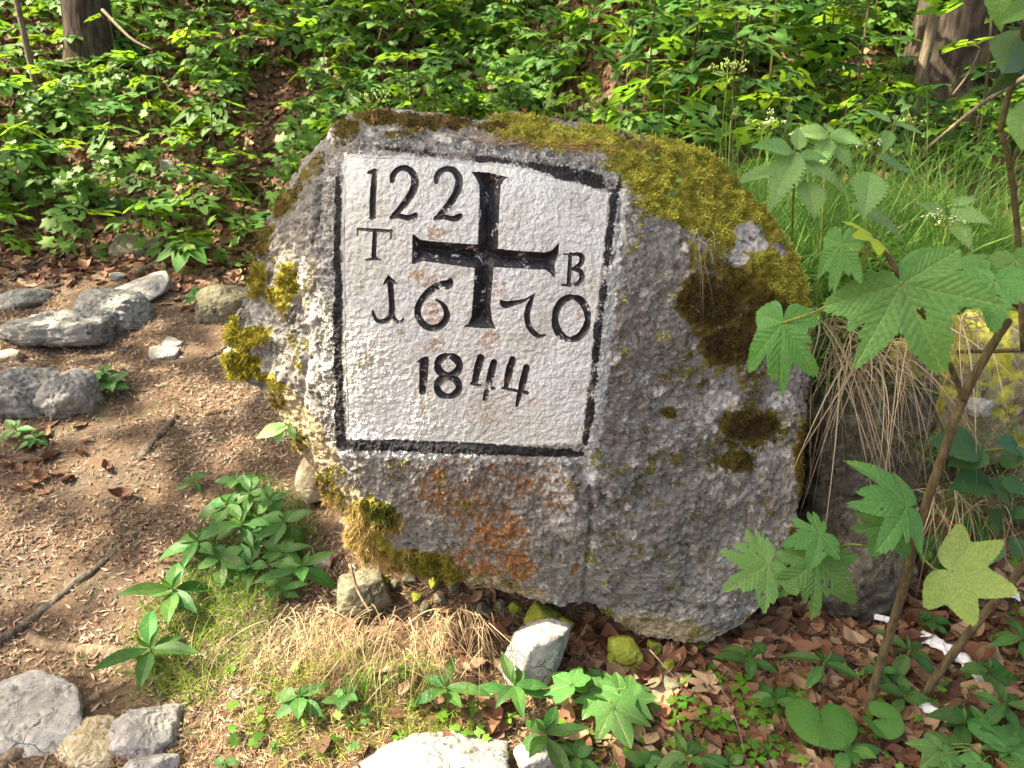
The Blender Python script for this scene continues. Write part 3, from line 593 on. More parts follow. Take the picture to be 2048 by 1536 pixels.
gcore = blob(ppx, ppy, [(765,1025,42,34,30,1),(850,1128,90,12,15,.7)])[:, None]; col = col*(1-gcore)+gcore*(np.array([.06, .075, .010])*(1-tone)+np.array([.15, .16, .02])*tone)
yb = (yel*(br < .4))[:, None]; col = col*(1-.75*yb)+.75*yb*(np.array([.27, .28, .03])*(1-tone)+np.array([.80, .82, .15])*tone)
lb = lefty[:, None]; col = col*(1-.6*lb)+.6*lb*(np.array([.17, .15, .01])*(1-tone)+np.array([.36, .32, .03])*tone)
mb = MB(); L = rng.uniform(.004, .011, NM)*(1+.7*gold+.8*lefty)*np.where(br > .45, .75, 1.0)
dirs = bn+rng.normal(size=(NM, 3))*.55+np.array([0, 0, .15])-np.array([0, 0, .5])*gold[:, None]
blades(mb, bp-bn*.002, dirs, L, rng.uniform(.0022, .0046, NM), rng.normal(size=(NM, 3))*.3-np.array([0, 0, .2]), col, 2)
add('moss', mb.me('moss', M['moss'], False, BO), stone, kind='stuff')
# ------------------------------------------------------------------ loose stones
def rock_me(name, dims, seed, mat, npl=14, flat=1.0, rough=.05, nu=96, nv=60, k=24):
    g = np.random.default_rng(seed); nrm = g.normal(size=(npl, 3)); nrm /= np.linalg.norm(nrm, axis=1)[:, None]; dd = g.uniform(.72, 1.0, npl)
    nrm = np.vstack([nrm, np.eye(3), -np.eye(3)]); dd = np.concatenate([dd, g.uniform(.85, 1.0, 6)])
    a = np.linspace(-math.pi, math.pi, nu, endpoint=False); b = np.linspace(-math.pi/2, math.pi/2, nv+2)[1:-1]
    Aa, Bb = np.meshgrid(a, b); D = np.stack([np.cos(Aa)*np.cos(Bb), np.sin(Aa)*np.cos(Bb), np.sin(Bb)], -1).reshape(-1, 3)
    D = np.vstack([D, [[0, 0, -1], [0, 0, 1]]]); c = np.clip(D@nrm.T, 1e-3, None)/dd; r = ((c**k).sum(1))**(-1/k)
    V = D*r[:, None]*np.array(dims)
    s = float(np.mean(dims)); V = V+D*(rough*s*(.40*fbm(V/s*2.2, 3, seed=seed % 13)+.55*ridge(V/s*4.5, 4, seed=seed % 11)-.3+.30*ridge(V/s*13, 3)))[:, None]
    i = (np.arange(nv-1)*nu)[:, None]; j = np.arange(nu); kk = (j+1) % nu
    Q = np.stack([i+j, i+kk, i+nu+kk, i+nu+j], -1).reshape(-1, 4); n0 = nu*nv
    T = np.vstack([np.stack([kk, j, np.full(nu, n0)], -1), np.stack([(nv-1)*nu+j, (nv-1)*nu+kk, np.full(nu, n0+1)], -1)])
    return mesh(name, V, [Q, T], M[mat])
def rot(ax, ay, az): return (Matrix.Rotation(az, 4, 'Z') @ Matrix.Rotation(ay, 4, 'Y') @ Matrix.Rotation(ax, 4, 'X'))
def stone_at(px, py, wpx, hpx, mat, label, seed, name='stone', depth_f=.8, yaw=0, tilt=(0, 0), sink=.3, cat='stone', rough=.05, k=16, h=None, pos=None, group=None):
    p = gpt(px, py) if pos is None else np.array(pos, float); d = float(proj(p)[2]); a = wpx/FPX*d/2; b = a*depth_f; c = hpx/FPX*d/2 if h is None else h
    me = rock_me(name, (a, b, c), seed, mat, rough=rough, k=k); p = p+np.array([0, 0, c*(1-2*sink)])
    o = add(name, me, None, Matrix.Translation(p) @ rot(tilt[0], tilt[1], yaw), label, cat, group); return o
stone_at(120,668,225,62,'grey_stone','long low limestone outcrop with moss patches set in the footpath',31,'rock_outcrop',.8,.05,(0,-.08),.36,'rock',.13)
stone_at(232,640,165,75,'grey_stone','rounded grey hump of rock at the right end of the long path outcrop',32,'rock_outcrop',.75,.2,(0,.1),.36,'rock',.12)
stone_at(290,592,125,40,'pale_stone','smooth grey wedge shaped slab behind the long path outcrop',33,'stone_slab',.75,.45,(.25,-.3),.35,'stone',.02,30)
stone_at(60,812,165,115,'grey_stone','cracked pale outcrop cut by the left picture edge beside the path',34,'rock_outcrop',.8,.2,(0,.1),.34,'rock',.14)
stone_at(140,815,120,112,'grey_stone','rounded outcrop with a yellow moss cushion on its right shoulder',35,'rock_outcrop',.9,-.2,(0,0),.34,'rock',.13)
stone_at(330,712,70,28,'grey_stone','flat grey slab lying in the middle of the needle covered path',36,'stone_slab',.8,.2,(.1,0),.4,'stone',.02,26)
stone_at(345,690,52,18,'grey_stone','smaller flat slab touching the grey slab in the middle of the path',37,'stone_slab',.7,-.3,(.1,0),.4,'stone',.02,26)
stone_at(365,717,14,6,'pale_stone','tiny whitish pebble beside the flat path slabs',38,'pebble',.8,0,(0,0),.3,'pebble',.02)
stone_at(455,625,130,80,'moss_stone','mossy grey rock half hidden behind the left side of the boundary stone',39,'rock',.8,.4,(0,.1),.3,'rock',.07)
stone_at(238,560,36,20,'grey_stone','small grey stone above the smooth wedge slab',40)
stone_at(40,610,110,45,'grey_stone','low rock at the left picture edge beyond the long outcrop',41,'rock',.8,0,(0,0),.3,'rock')
stone_at(20,720,60,30,'tan_stone','small tan stone at the left picture edge between the outcrops',42)
stone_at(45,1450,235,60,'pale_stone','pale bluish slab at the lower left picture corner with a crack',43,'stone_slab',1.0,.5,(.12,-.1),.50,'stone',.05,30)
stone_at(190,1500,170,60,'tan_stone','tan stone with a mossy stripe at the lower left edge',44,'stone',.9,-.3,(.1,.1),.52,'stone',.09)
stone_at(305,1480,150,70,'pale_stone','angular grey stone with a mossy notch at the lower left edge',45,'stone',.8,.5,(.25,.1),.48,'stone',.08,30)
stone_at(300,1560,120,70,'pale_stone','lowest angular stone at the bottom picture edge left of centre',46,'stone',.7,.2,(.1,0),.3,'stone',.06)
stone_at(870,1545,320,78,'pale_stone','broad sunlit pale rock along the bottom edge below the mercury plants',47,'rock',.6,.05,(-.1,0),.36,'rock',.10,26)
stone_at(1080,1520,110,50,'pale_stone','smaller pale stone at the right end of the sunlit bottom rock',48,'stone',.7,.3,(0,0),.3)
stone_at(1075,1345,135,165,'pale_stone','upright stone with a sunlit white left face propped below the boundary stone',49,'stone',.8,.5,(.1,.25),.2,'stone',.04,26)
stone_at(1085,1250,75,60,'algae_stone','yellow green stone wedged between the upright white stone and the boulder',50,'stone',.8,.2,(0,.3),.2)
stone_at(1125,1270,40,50,'algae_stone','small green stone right of the wedged yellow green stone',51,'stone',.8,.2,(0,.3),.2)
stone_at(1245,1330,75,82,'algae_stone','bright yellow green stone in the sun gap under the boulder',52,'stone',.7,.1,(0,0),.15)
stone_at(1310,1308,40,34,'algae_stone','small mossy stone right of the bright yellow green stone',53,'stone',.7,.5,(0,.4),.2)
stone_at(1335,1345,36,34,'algae_stone','small wedge of green stone above the curled brown leaves',54,'stone',.7,.5,(0,.4),.2)
stone_at(1305,1350,40,22,'algae_stone','flat yellow green chip in front of the bright stone',55,'stone',.7,.1,(0,0),.3)
stone_at(1325,1378,60,38,'moss_stone','low mossy stone behind the orange beech leaf',56,'stone',.7,.1,(0,0),.3)
stone_at(735,1215,120,100,'moss_stone','rounded greenish stone with dry grass over it under the mossy boulder foot',57,'stone',.8,.1,(0,0),.25,'stone',.06)
stone_at(640,1000,100,90,'tan_stone','cream coloured angular stone at the left foot of the boundary stone',58,'stone',.7,.6,(.2,.5),.1,'stone',.05,30)
stone_at(690,990,60,55,'tan_stone','second cream stone tucked against the boundary stone foot',59,'stone',.7,.2,(.1,.3),.1,'stone',.05,30)
stone_at(650,1130,45,26,'pale_stone','small pale stone between the mercury leaves and the mossy foot',60)
for q_, (a_, b_, c_) in enumerate([(820,1168,24),(868,1172,20),(905,1182,26),(880,1205,22),(790,1180,18),(835,1205,18),(930,1200,18),(965,1230,26),(1000,1215,22),(1030,1225,24),(945,1255,20),(850,1225,20),(980,1195,16),(770,1165,20)]):
    stone_at(a_, b_, c_*1.3, c_, 'algae_stone' if q_ % 4 == 1 else 'moss_stone', 'small greenish rubble stone in the hollow under the boundary stone', 70+q_, 'rubble_stone', .8, q_, (.3, .2), .2, 'stone', .04, 22, group='rubble under the boundary stone')
stone_at(228,425,34,40,'pale_stone','white stone among saplings on the slope at left',90)
stone_at(340,345,30,36,'pale_stone','grey stone among saplings on the slope above the path',91)
stone_at(560,520,40,22,'pale_stone','grey stone beside the path just left of the boundary stone shoulder',92)
stone_at(640,260,46,26,'moss_stone','yellowish moss covered stone in the leafy gully above the boundary stone',93)
stone_at(275,500,120,50,'moss_stone','mossy hummock between the path and the slope',94,'rock',.8,.2,(0,0),.4,'rock')
# bank rocks on the right
stone_at(0,0,0,0,'bank_stone','dark damp rock with brown moss standing behind the right side of the boulder',101,'rock',.8,.2,(0,0),0,'rock',.06,12,pos=(1,1,1)) if 0 else None
def bank(px, py, y, dims, mat, label, seed, yaw=0, tilt=(0, 0), rough=.11):
    p = un(px, py, y); return add('rock', rock_me('rock', dims, seed, mat, rough=rough, k=12, nu=90, nv=60), None, Matrix.Translation(p) @ rot(tilt[0], tilt[1], yaw), label, 'rock')
bank(1690,1120,2.16,(.16,.16,.22),'bank_stone','dark mossy rock right of the boundary stone foot behind the eaten leaves',102,.3,(0,.1))
bank(1760,880,2.36,(.30,.2,.30),'bank_stone','dark overhung bank rock under the hanging dry grass',103,.2)
bank(1990,760,2.34,(.22,.2,.24),'bank_moss','bank rock with bright yellow green moss at the right picture edge',104,.1,(0,.1))
bank(2010,960,2.36,(.22,.2,.18),'bank_stone','shadowed lower bank rock at the right picture edge behind bramble leaves',105,.5)
bank(1955,815,2.14,(.04,.03,.032),'pale_stone','small whitish stone in the bank beside the forked sapling stem',106,.5)
bank(1830,770,2.40,(.12,.12,.17),'bank_moss','narrow mossy bank rock between the two bunches of hanging grass',107,.2)

# ------------------------------------------------------------------ roots, sticks, cone, bark
def px_path(L, lift=.0):
    out = []
    for px, py in L: p = gpt(px, py); p[2] += lift; out.append(p)
    return smooth_path(np.array(out), 8)
def root(L, wpx, mat, label, name='root', cat='root', lift=.004, taper=.5, rough=.25, seed=1):
    P = px_path(L, lift); d = float(np.mean(proj(P)[2])); r = wpx/FPX*d/2
    mb = MB(); R = r*(1-(1-taper)*np.linspace(0, 1, len(P)))*(1+.25*pn(P*14)); tube(mb, P, R, 9, None, rough, seed); add(name, mb.me(name, M[mat], True, P[0]), None, Matrix.Translation(P[0]), label, cat)
root([(268,556),(300,538),(330,525),(358,516)],22,'bark_root','thick dark root hump on the path behind the wedge slab',seed=2)
root([(392,566),(430,552),(470,548)],18,'bark_root','dark root running under the left side of the boundary stone',seed=3)
root([(25,562),(50,545),(76,520)],22,'bark_root','dark root stub among beech leaves at the upper left of the path',seed=4)
root([(65,590),(90,582),(130,570)],16,'bark_root','low root hump left of the small grey stone on the path',seed=5)
root([(0,712),(100,712),(180,705),(255,700)],10,'bark_root','thin root across the path above the mossy left outcrop',taper=.8,seed=6)
root([(245,712),(262,702),(282,690)],8,'bark_root','short root twig crossing the path beside the flat slabs','twig','twig')
root([(395,732),(425,715),(458,695)],12,'bark_root','dark stick lying on the path left of the yellow moss','stick','stick')
root([(330,600),(400,602)],8,'bark_root','thin dark stick on the path below the mossy hidden rock','stick','stick')
root([(280,925),(300,898),(325,868),(352,838)],20,'bark_root','grey weathered stick lying on needles in the middle of the path','stick','stick',.006,.8)
root([(60,1095),(110,1055),(150,1030)],13,'bark_root','black twig at the left picture edge on the needle litter','twig','twig')
root([(-20,1300),(60,1250),(140,1180),(200,1135),(260,1085),(300,1045)],26,'bark_root','long dark root running diagonally down the needle covered path',taper=.4)
root([(62,1282),(100,1298),(160,1303),(225,1308),(270,1312)],30,'bark_root_pale','pale worn root pointing at the lower mercury plant',taper=.8,seed=5)
root([(0,1540),(70,1490),(130,1440),(200,1395),(250,1370)],34,'bark_root_pale','reddish root running along the lower left stones',taper=.5)
root([(0,590),(40,575),(110,562)],9,'bark_root','thin root at the left edge above the long outcrop','root')
def air(L, r, mat, label, name='twig', cat='twig', taper=.5):
    P = smooth_path(np.array([un(a, b, c) for a, b, c in L]), 8); mb = MB(); tube(mb, P, r*(1-(1-taper)*np.linspace(0, 1, len(P))), 6, None, .15, 3)
    add(name, mb.me(name, M[mat], True, P[0]), None, Matrix.Translation(P[0]), label, cat)
air([(785,1225,1.80),(850,1195,1.84),(895,1165,1.9)],.004,'twig','dark stick leaning across the rubble hollow under the boulder','stick','stick')
air([(700,1128,1.86),(715,1180,1.82),(740,1225,1.76)],.005,'bark_root_pale','pale bent twig in front of the rounded greenish stone')
air([(205,20,6.0),(260,75,5.6),(305,100,5.4)],.012,'bark_pale','thin fallen branch leaning beside the left tree trunk','branch','branch')
air([(1300,1300,1.75),(1345,1350,1.66),(1378,1395,1.6)],.0022,'bark_pale','straw coloured stalk lying over the brown leaves under the boulder','stalk','stalk')
air([(1440,1370,1.6),(1475,1450,1.52),(1495,1536,1.46)],.0022,'bark_pale','thin curved stalk in front of the round leaf','stalk','stalk')
air([(2060,150,3.3),(1960,210,3.3),(1850,300,3.4)],.012,'bark_pale','slanting dry branch in front of the dark right trunk','branch','branch')
air([(1905,0+190,3.9),(1935,150,3.9),(1960,100,3.9)],.006,'bark_pale','thin grey dead twig by the dark right trunk')
# spruce cone: overlapping scales on a core
pc = gpt(435, 830); cone = thing('spruce_cone', 'brown spruce cone lying on the needle covered path', 'cone', pc+np.array([0, 0, .012]))
mb = MB(); tube(mb, np.array([[x, 0, 0] for x in np.linspace(-.045, .045, 9)]), .007+.005*np.sin(np.linspace(.2, 3, 9)), 8); add('core', mb.me('core', M['cone']), cone)
mb = MB()
for q in range(90):
    x = -.045+.088*q/90; a = q*2.4; rr = .006+.011*math.sin(.35+2.6*q/90); o_ = np.array([0, math.cos(a), math.sin(a)]); s_ = np.array([0, -math.sin(a), math.cos(a)])
    b0 = np.array([x, 0, 0])+o_*rr*.5; mb.add([b0-s_*.003, b0+s_*.003, b0+s_*.006+o_*rr*.5+[.006, 0, 0], b0+o_*rr*.62+[.013, 0, 0], b0-s_*.006+o_*rr*.5+[.006, 0, 0]], None, [[0, 1, 2], [0, 2, 4], [2, 3, 4]])
add('scales', mb.me('scales', M['cone'], False), cone, kind='stuff'); cone.rotation_euler = (0, 0, .3)
def bark_strip(L, wpx, label, seed):
    P = smooth_path(np.array([gpt(a, b)+np.array([0, 0, c+.024]) for a, b, c in L]), 10); d = float(np.mean(proj(P)[2])); hw = wpx/FPX*d/2
    n_ = len(P); T = np.gradient(P, axis=0); T /= np.linalg.norm(T, axis=1)[:, None]; sd_ = np.cross(T, [0, 0, 1.]); sd_ /= np.linalg.norm(sd_, axis=1)[:, None]
    u = np.linspace(-1, 1, 9); V = P[:, None]+sd_[:, None]*(u*hw)[None, :, None]*(1+.55*pn(P*60+seed))[:, None, None]; V[..., 2] += .010*(1-u**2)+.006*pn(V*60)
    V = np.concatenate([V, V-np.array([0, 0, .004])]).reshape(-1, 3); i = (np.arange(n_-1)[:, None]*9+np.arange(8)).ravel(); F = np.stack([i, i+1, i+10, i+9], -1); F = np.vstack([F, F[:, ::-1]+n_*9])
    add('bark_strip', mesh('bark_strip', V, F, M['birch'], True, None, P[0]), None, Matrix.Translation(P[0]), label, 'bark')
bark_strip([(1835,1288,.01),(1880,1312,.012),(1915,1335,.012),(1945,1360,.01),(1965,1385,.008)],34,'white flaky strip of birch bark on brown leaves right of the sapling stems',1)
bark_strip([(1935,1172,.015),(1975,1195,.015),(2030,1218,.015)],22,'upper white bark strip under the pale drooping leaf at right',2)
bark_strip([(1838,1430,.01),(1865,1445,.01),(1890,1460,.01)],20,'small white bark scrap at the foot of the slanting stem',3)
bark_strip([(1745,1250,.01),(1790,1262,.01)],14,'little whitish bark scrap behind the upright stem',4)
# ------------------------------------------------------------------ leaf shapes
HALF = [(0,1.0),(5,.93),(10,.80),(16,.69),(22,.60),(27,.545),(31,.60),(37,.73),(43,.86),(48,.94),(52,.90),(59,.77),(67,.64),(76,.545),(81,.53),(88,.60),(97,.68),(104,.66),(113,.55),(126,.44),(142,.36),(158,.26),(170,.13),(180,.035)]
def maple_r(ang, seed=0, tooth=.05):
    a = np.abs(np.degrees(ang)); h_ = np.array(HALF, float); r = np.interp(a, h_[:, 0], h_[:, 1])
    g = np.random.default_rng(seed); L = 1+.07*np.sin(ang*1.0+g.uniform(0, 6))+.05*np.sin(3*ang+g.uniform(0, 6))
    saw = (np.abs(((a*.30+g.uniform(0, 1)) % 1)-.5)*2)
    return r*L*(1-tooth*saw*(a < 160))
def maple_me(name, mat, no=40, nr=3, seed=0, tooth=.0, fold=.10, droop=.18, veins=False, bites=0):
    g = np.random.default_rng(seed+50); ang = np.linspace(-math.pi, math.pi, no, endpoint=False)
    if no < 60:   # few outline points: sit them on tips and sinuses
        half_ = np.radians([0, 12, 27, 40, 48, 58, 79, 97, 115, 150]); ang = np.concatenate([-half_[:0:-1], half_]); ang = np.append(ang, math.pi); no = len(ang)
    r = maple_r(ang, seed, tooth)
    for _ in range(bites):
        c = g.uniform(-2.6, 2.6); wd = g.uniform(.025, .085); r *= 1-g.uniform(.10, .34)*np.exp(-((ang-c)/wd)**2)
    if bites: r *= 1-.07*np.clip(pn(np.stack([np.cos(ang)*14, np.sin(ang)*14, 0*ang+seed], -1)), 0, 1)
    t = np.linspace(0, 1, nr+1)[1:]
    X = np.sin(ang)[None]*r[None]*t[:, None]; Y = np.cos(ang)[None]*r[None]*t[:, None]
    V = np.vstack([np.stack([X, Y, 0*X], -1).reshape(-1, 3), [[0, 0, 0]]])
    x, y = V[:, 0], V[:, 1]; rr = np.hypot(x, y); aa = np.arctan2(x, y)
    mids = np.radians([0, 48, -48, 100, -100]); dv = np.min(np.abs((aa[:, None]-mids[None]+math.pi) % (2*math.pi)-math.pi)*rr[:, None], 1)
    V[:, 2] = fold*(np.minimum(dv, .2))*1.1-droop*rr**2+.035*np.sin(x*5+seed)*rr+.03*np.cos(y*6+seed*2)*rr
    at = None
    if veins:
        vm = np.clip(1-dv/(.011*(1.25-rr)), 0, 1)
        for m0 in mids:
            dx, dy = math.sin(m0), math.cos(m0); Lm = float(maple_r(np.array([m0]), seed, 0)[0]); u = x*dx+y*dy; v = x*dy-y*dx
            for sgn in (1, -1):
                for q in np.linspace(.14, .88, 9):
                    u0 = q*Lm; s_ = np.clip((u-u0)*.72+(sgn*v)*.69, 0, .42*Lm*(1-q*.7)); px_, py_ = u0+s_*.72, s_*.69; dd = np.hypot(u-px_, sgn*v-py_)
                    near = np.abs((aa-m0+math.pi) % (2*math.pi)-math.pi) < .44
                    vm = np.maximum(vm, near*np.clip(1-dd/.0075, 0, 1)*.62)
                    V[:, 2] -= near*.0065*np.exp(-(dd/.018)**2)
        at = {'vein': vm}
    i = (np.arange(nr-1)*no)[:, None]; j = np.arange(no); k = (j+1) % no
    Q = np.stack([i+j, i+no+j, i+no+k, i+k], -1).reshape(-1, 4)[:, ::-1]; T = np.stack([k, j, np.full(no, nr*no)], -1)[:, ::-1]
    if bites:
        cen = V[Q].mean(1); kill = np.zeros(len(Q), bool)
        for _ in range(bites//3):
            a_ = g.uniform(-1.8, 1.8); q_ = g.uniform(.35, .8)*float(maple_r(np.array([a_]), seed, 0)[0]); hx, hy = q_*math.sin(a_), q_*math.cos(a_); rad = g.uniform(.012, .035)
            kill |= np.hypot(cen[:, 0]-hx, (cen[:, 1]-hy)*g.uniform(.5, 1)) < rad*(1+.4*np.sin(5*np.arctan2(cen[:, 1]-hy, cen[:, 0]-hx)))
        Q = Q[~kill]
    # orient up
    n0 = np.cross(V[Q[0, 1]]-V[Q[0, 0]], V[Q[0, 2]]-V[Q[0, 0]])
    if n0[2] < 0: Q = Q[:, ::-1]; T = T[:, ::-1]
    return mesh(name, V, [Q, T], mat, True, at)
def lance_me(name, mat, wid=.16, nl=12, nw=4, seed=0, fold=.5, droop=.25, tooth=0.0, peak=.42, twist=0, vein=False, nveins=8):
    """leaf of length 1 along +Y"""
    t = np.linspace(0, 1, nl+1); u = np.array([-1, -.62, -.28, -.07, 0, .07, .28, .62, 1.0]) if vein else np.linspace(-1, 1, nw+1); nw = len(u)-1
    p = np.clip(t, 0, 1); prof = np.where(p < peak, np.clip(np.sin(np.clip(p/peak, 0, 1)*math.pi/2), 0, 1)**.8, np.clip(np.cos(np.clip((p-peak)/(1-peak), 0, 1)*math.pi/2), 0, 1)**1.15)*wid
    saw = 1-tooth*((t*nl/2.0) % 1.0) if tooth else 1.0
    X = (prof*saw)[:, None]*u[None]; Y = t[:, None]+0*X-(tooth*.10*np.abs(u)[None]*((t*nl/2) % 1)[:, None] if tooth else 0)
    Z = fold*np.abs(X)-droop*(t**2)[:, None]+.012*np.sin(t*9+seed)[:, None]+twist*X*t[:, None]
    at = None
    if vein:
        sv = np.abs((t[:, None]*nveins-np.abs(u)[None]*1.6) % 1-.5)*2
        Z = Z-.010*ss(.55, 1, sv)*(np.abs(u)[None] > .05); vm = np.maximum((np.abs(u)[None] < .04)*1.0+0*X, .55*ss(.7, 1, sv)*(np.abs(u)[None] < .9)); at = {'vein': vm.ravel()}
    i = (np.arange(nl)[:, None]*(nw+1)+np.arange(nw)).ravel(); Q = np.stack([i, i+1, i+nw+2, i+nw+1], -1)
    return mesh(name, np.stack([X, Y, Z], -1).reshape(-1, 3), Q, mat, True, at)
# ------------------------------------------------------------------ saplings on the slope
BG = [maple_me('leaf', M['leaf_bg'], 20, 2, s_, 0, .12, d_) for s_, d_ in [(1,.1),(2,.25),(3,.18),(4,.05),(5,.35),(6,.2)]]
def make_variant(seed, nodes, h, spread, L):
    g = np.random.default_rng(seed); mb = MB(); top = np.array([g.normal()*.08*h, g.normal()*.08*h, h]); P = smooth_path([[0, 0, -.03], [top[0]*.3, top[1]*.2, h*.5], top], 5)
    tube(mb, P, np.linspace(.0055, .0028, len(P))*(h/.4)**.5, 5, cap=False); lv = []; az = g.uniform(0, 6)
    for k in range(nodes):
        f = 1-.62*(k/max(nodes-1, 1))*(1 if nodes > 1 else 0); b = np.array([np.interp(f*h, P[:, 2], P[:, c]) for c in range(3)])
        for s_ in (0, 1):
            a = az+s_*math.pi+k*math.pi/2+g.normal()*.25; pl = spread*(.55+.6*g.random())*(1+.25*k); e = b+np.array([math.cos(a), math.sin(a), .35+g.normal()*.1])*pl
            tube(mb, smooth_path([b, b*.5+e*.5+[0, 0, .012], e], 2), .0016, 4, cap=False)
            tilt = g.uniform(-.55, .05); sz = 1.45*L*(.65+.55*g.random())*(1 if k else .8)
            lv.append((int(g.integers(len(BG))), frame(e, [math.cos(a), math.sin(a), tilt], [g.normal()*.22, g.normal()*.22-.12, 1], sz)))
    if g.random() < .7:
        a = g.uniform(0, 6); lv.append((int(g.integers(len(BG))), frame(P[-1], [math.cos(a), math.sin(a), .5], [0, -.3, 1], L*.5)))
    return mb.me('stem', M['stem']), lv
VAR = [make_variant(s_, n_, h_, sp, L_) for s_, n_, h_, sp, L_ in [(1,2,.30,.07,.125),(2,2,.38,.08,.13),(3,3,.45,.08,.125),(4,3,.55,.09,.135),(5,2,.25,.06,.12),(6,3,.38,.09,.12),(7,4,.70,.10,.13),(8,2,.34,.08,.14),(9,1,.22,.05,.12),(10,4,.85,.11,.13)]]
def sapling(x, y, v, sc, yaw, label, group):
    z = float(ground(x, y)); o = thing('sycamore_sapling', label, 'sapling', (x, y, z), group); o.rotation_euler = (random.uniform(-.08, .12), random.uniform(-.1, .1), yaw); o.scale = (sc,)*3
    st, lv = VAR[v]; add('stem', st, o)
    for li, mw in lv: add('leaf', BG[li], o, mw)
    return o
def gap(px, py):      # bare places between the saplings
    return blob(px, py, [(540,190,75,150,8,1),(500,120,110,40,30,.55),(300,60,110,50,0,.4),(1420,210,150,50,5,.8),(900,170,70,30,0,.6),(760,90,80,30,0,.5),(1200,60,120,30,0,.5),(1700,280,140,70,0,.7),(1850,180,110,150,0,.85),(300,480,420,40,0,1),(120,190,60,40,0,.3)])
ZONES = [(lambda p: p[0] < 170 and p[1] < 170, 'sycamore sapling left of the dark trunk on the upper slope'), (lambda p: p[0] < 340 and p[1] < 170, 'sycamore sapling right of the dark trunk foot'),
         (lambda p: p[0] < 200, 'sycamore sapling at the left picture edge above the path'), (lambda p: p[0] < 400, 'sycamore sapling low on the slope above the path outcrops'),
         (lambda p: p[0] < 620 and p[1] < 110, 'sycamore sapling at the sunny head of the leaf strewn gully'), (lambda p: p[0] < 620 and p[1] < 230, 'sycamore sapling beside the leaf strewn gully'),
         (lambda p: p[0] < 680, 'sycamore sapling at the slope foot by the left shoulder of the boulder'),
         (lambda p: p[0] < 850 and p[1] < 90, 'sycamore sapling high above the upper left panel corner'), (lambda p: p[0] < 1000 and p[1] < 90, 'sycamore sapling high above the carved cross'),
         (lambda p: p[0] < 850, 'sycamore sapling right behind the dark mossed end of the boulder top'), (lambda p: p[0] < 1000, 'sycamore sapling right behind the middle of the boulder top'),
         (lambda p: p[0] < 1200 and p[1] < 90, 'sycamore sapling high above the yellow moss'), (lambda p: p[0] < 1400 and p[1] < 90, 'sycamore sapling high on the slope above the tall valerian'),
         (lambda p: p[0] < 1200, 'sycamore sapling behind the start of the yellow moss'), (lambda p: p[0] < 1400, 'sycamore sapling between the mossy shoulder and the tall valerian'),
         (lambda p: p[0] < 1560 and p[1] < 110, 'sycamore sapling at the top left of the bare dark stem'), (lambda p: p[0] < 1560, 'sycamore sapling just behind the tall valerian'),
         (lambda p: p[0] < 1800 and p[1] < 110, 'sycamore sapling high up between the dark stem and the pale pole'), (lambda p: p[0] < 1800, 'sycamore sapling behind the nettles left of the pale pole'),
         (lambda p: p[1] < 110, 'sycamore sapling high up beside the thick dark trunk'), (lambda p: True, 'sycamore sapling at the foot of the thick dark trunk')]
ZONES = [(f, l, l.replace('sycamore sapling', 'saplings')) for f, l in ZONES]
ADJ = {8: 'low single tiered', 4: 'short bushy', 0: 'small two tiered', 7: 'medium two tiered', 1: 'loose two tiered', 5: 'knee high', 2: 'slender three tiered', 3: 'tall three tiered', 6: 'tall four tiered', 9: 'tallest four tiered'}
cnt = 0; tries = 0; used = []
while cnt < 285 and tries < 9000:
    tries += 1; y = 3.6+5.6*random.random()**.8; x = random.uniform(-.72*y, .74*y)
    p = np.array([x, y, float(ground(x, y))+.25]); px_, py_, d_ = [float(c) for c in proj(p)]
    if not (-60 < px_ < 2110 and -70 < py_ < 470): continue
    if px_ < 640 and py_ > 455 or (px_ > 620 and px_ < 1300 and py_ > 300) or (px_ > 1350 and py_ > 330): continue
    if float(pathd(np.array(x), np.array(y))) < .12 or random.random() < float(gap(np.array(px_), np.array(py_))): continue
    if any((x-a)**2+(y-b)**2 < .05 for a, b in used): continue
    used.append((x, y)); tall = (px_ > 640 and py_ > 120)
    v = random.choice([0, 1, 4, 7, 8, 5] if px_ < 640 else [1, 2, 3, 5, 7, 6] if not tall else [2, 3, 6, 9, 5])
    z_ = next(z_ for z_ in ZONES if z_[0]((px_, py_)))
    sapling(x, y, v, random.uniform(.62, .98) if tall else random.uniform(.75, 1.2), random.uniform(0, 6.28), (ADJ[v]+' '+z_[1]), ADJ[v]+' '+z_[2]); cnt += 1
print('saplings', cnt)
# taller ones leaning in from the right, and thin stems
TS = [make_variant(s_, n_, h_, .14, .15) for s_, n_, h_ in [(21,6,1.3),(22,6,1.5),(23,5,1.1)]]
for q, (px_, py_, yy, v, sc, lab) in enumerate([(1540,190,4.6,0,1.0,'tall thin sycamore with a dark bare stem behind the valerian flowers'),(1470,150,5.0,1,1.0,'tall sycamore standing left of the dark stemmed one'),(1700,240,4.4,2,1.0,'tall sycamore with low hanging leaves left of the pale pole'),
     (1960,300,4.0,1,.85,'tall sycamore between the dark trunk and the right picture edge'),(1640,180,5.2,1,1.0,'tall sycamore furthest up between the dark stem and the pale pole'),(1380,110,5.2,0,.9,'tall sycamore above the mossy shoulder and the first valerian')]):
    a, b, c = ray(px_, py_); x = float(a*yy/b); o = thing('sycamore_tree', lab, 'young tree', (x, yy, float(ground(x, yy))), None); o.scale = (sc,)*3; o.rotation_euler = (.05, random.uniform(-.1, .1), q*1.3)
    add('stem', TS[v][0], o)
    for li, mw in TS[v][1]: add('leaf', BG[li], o, mw)

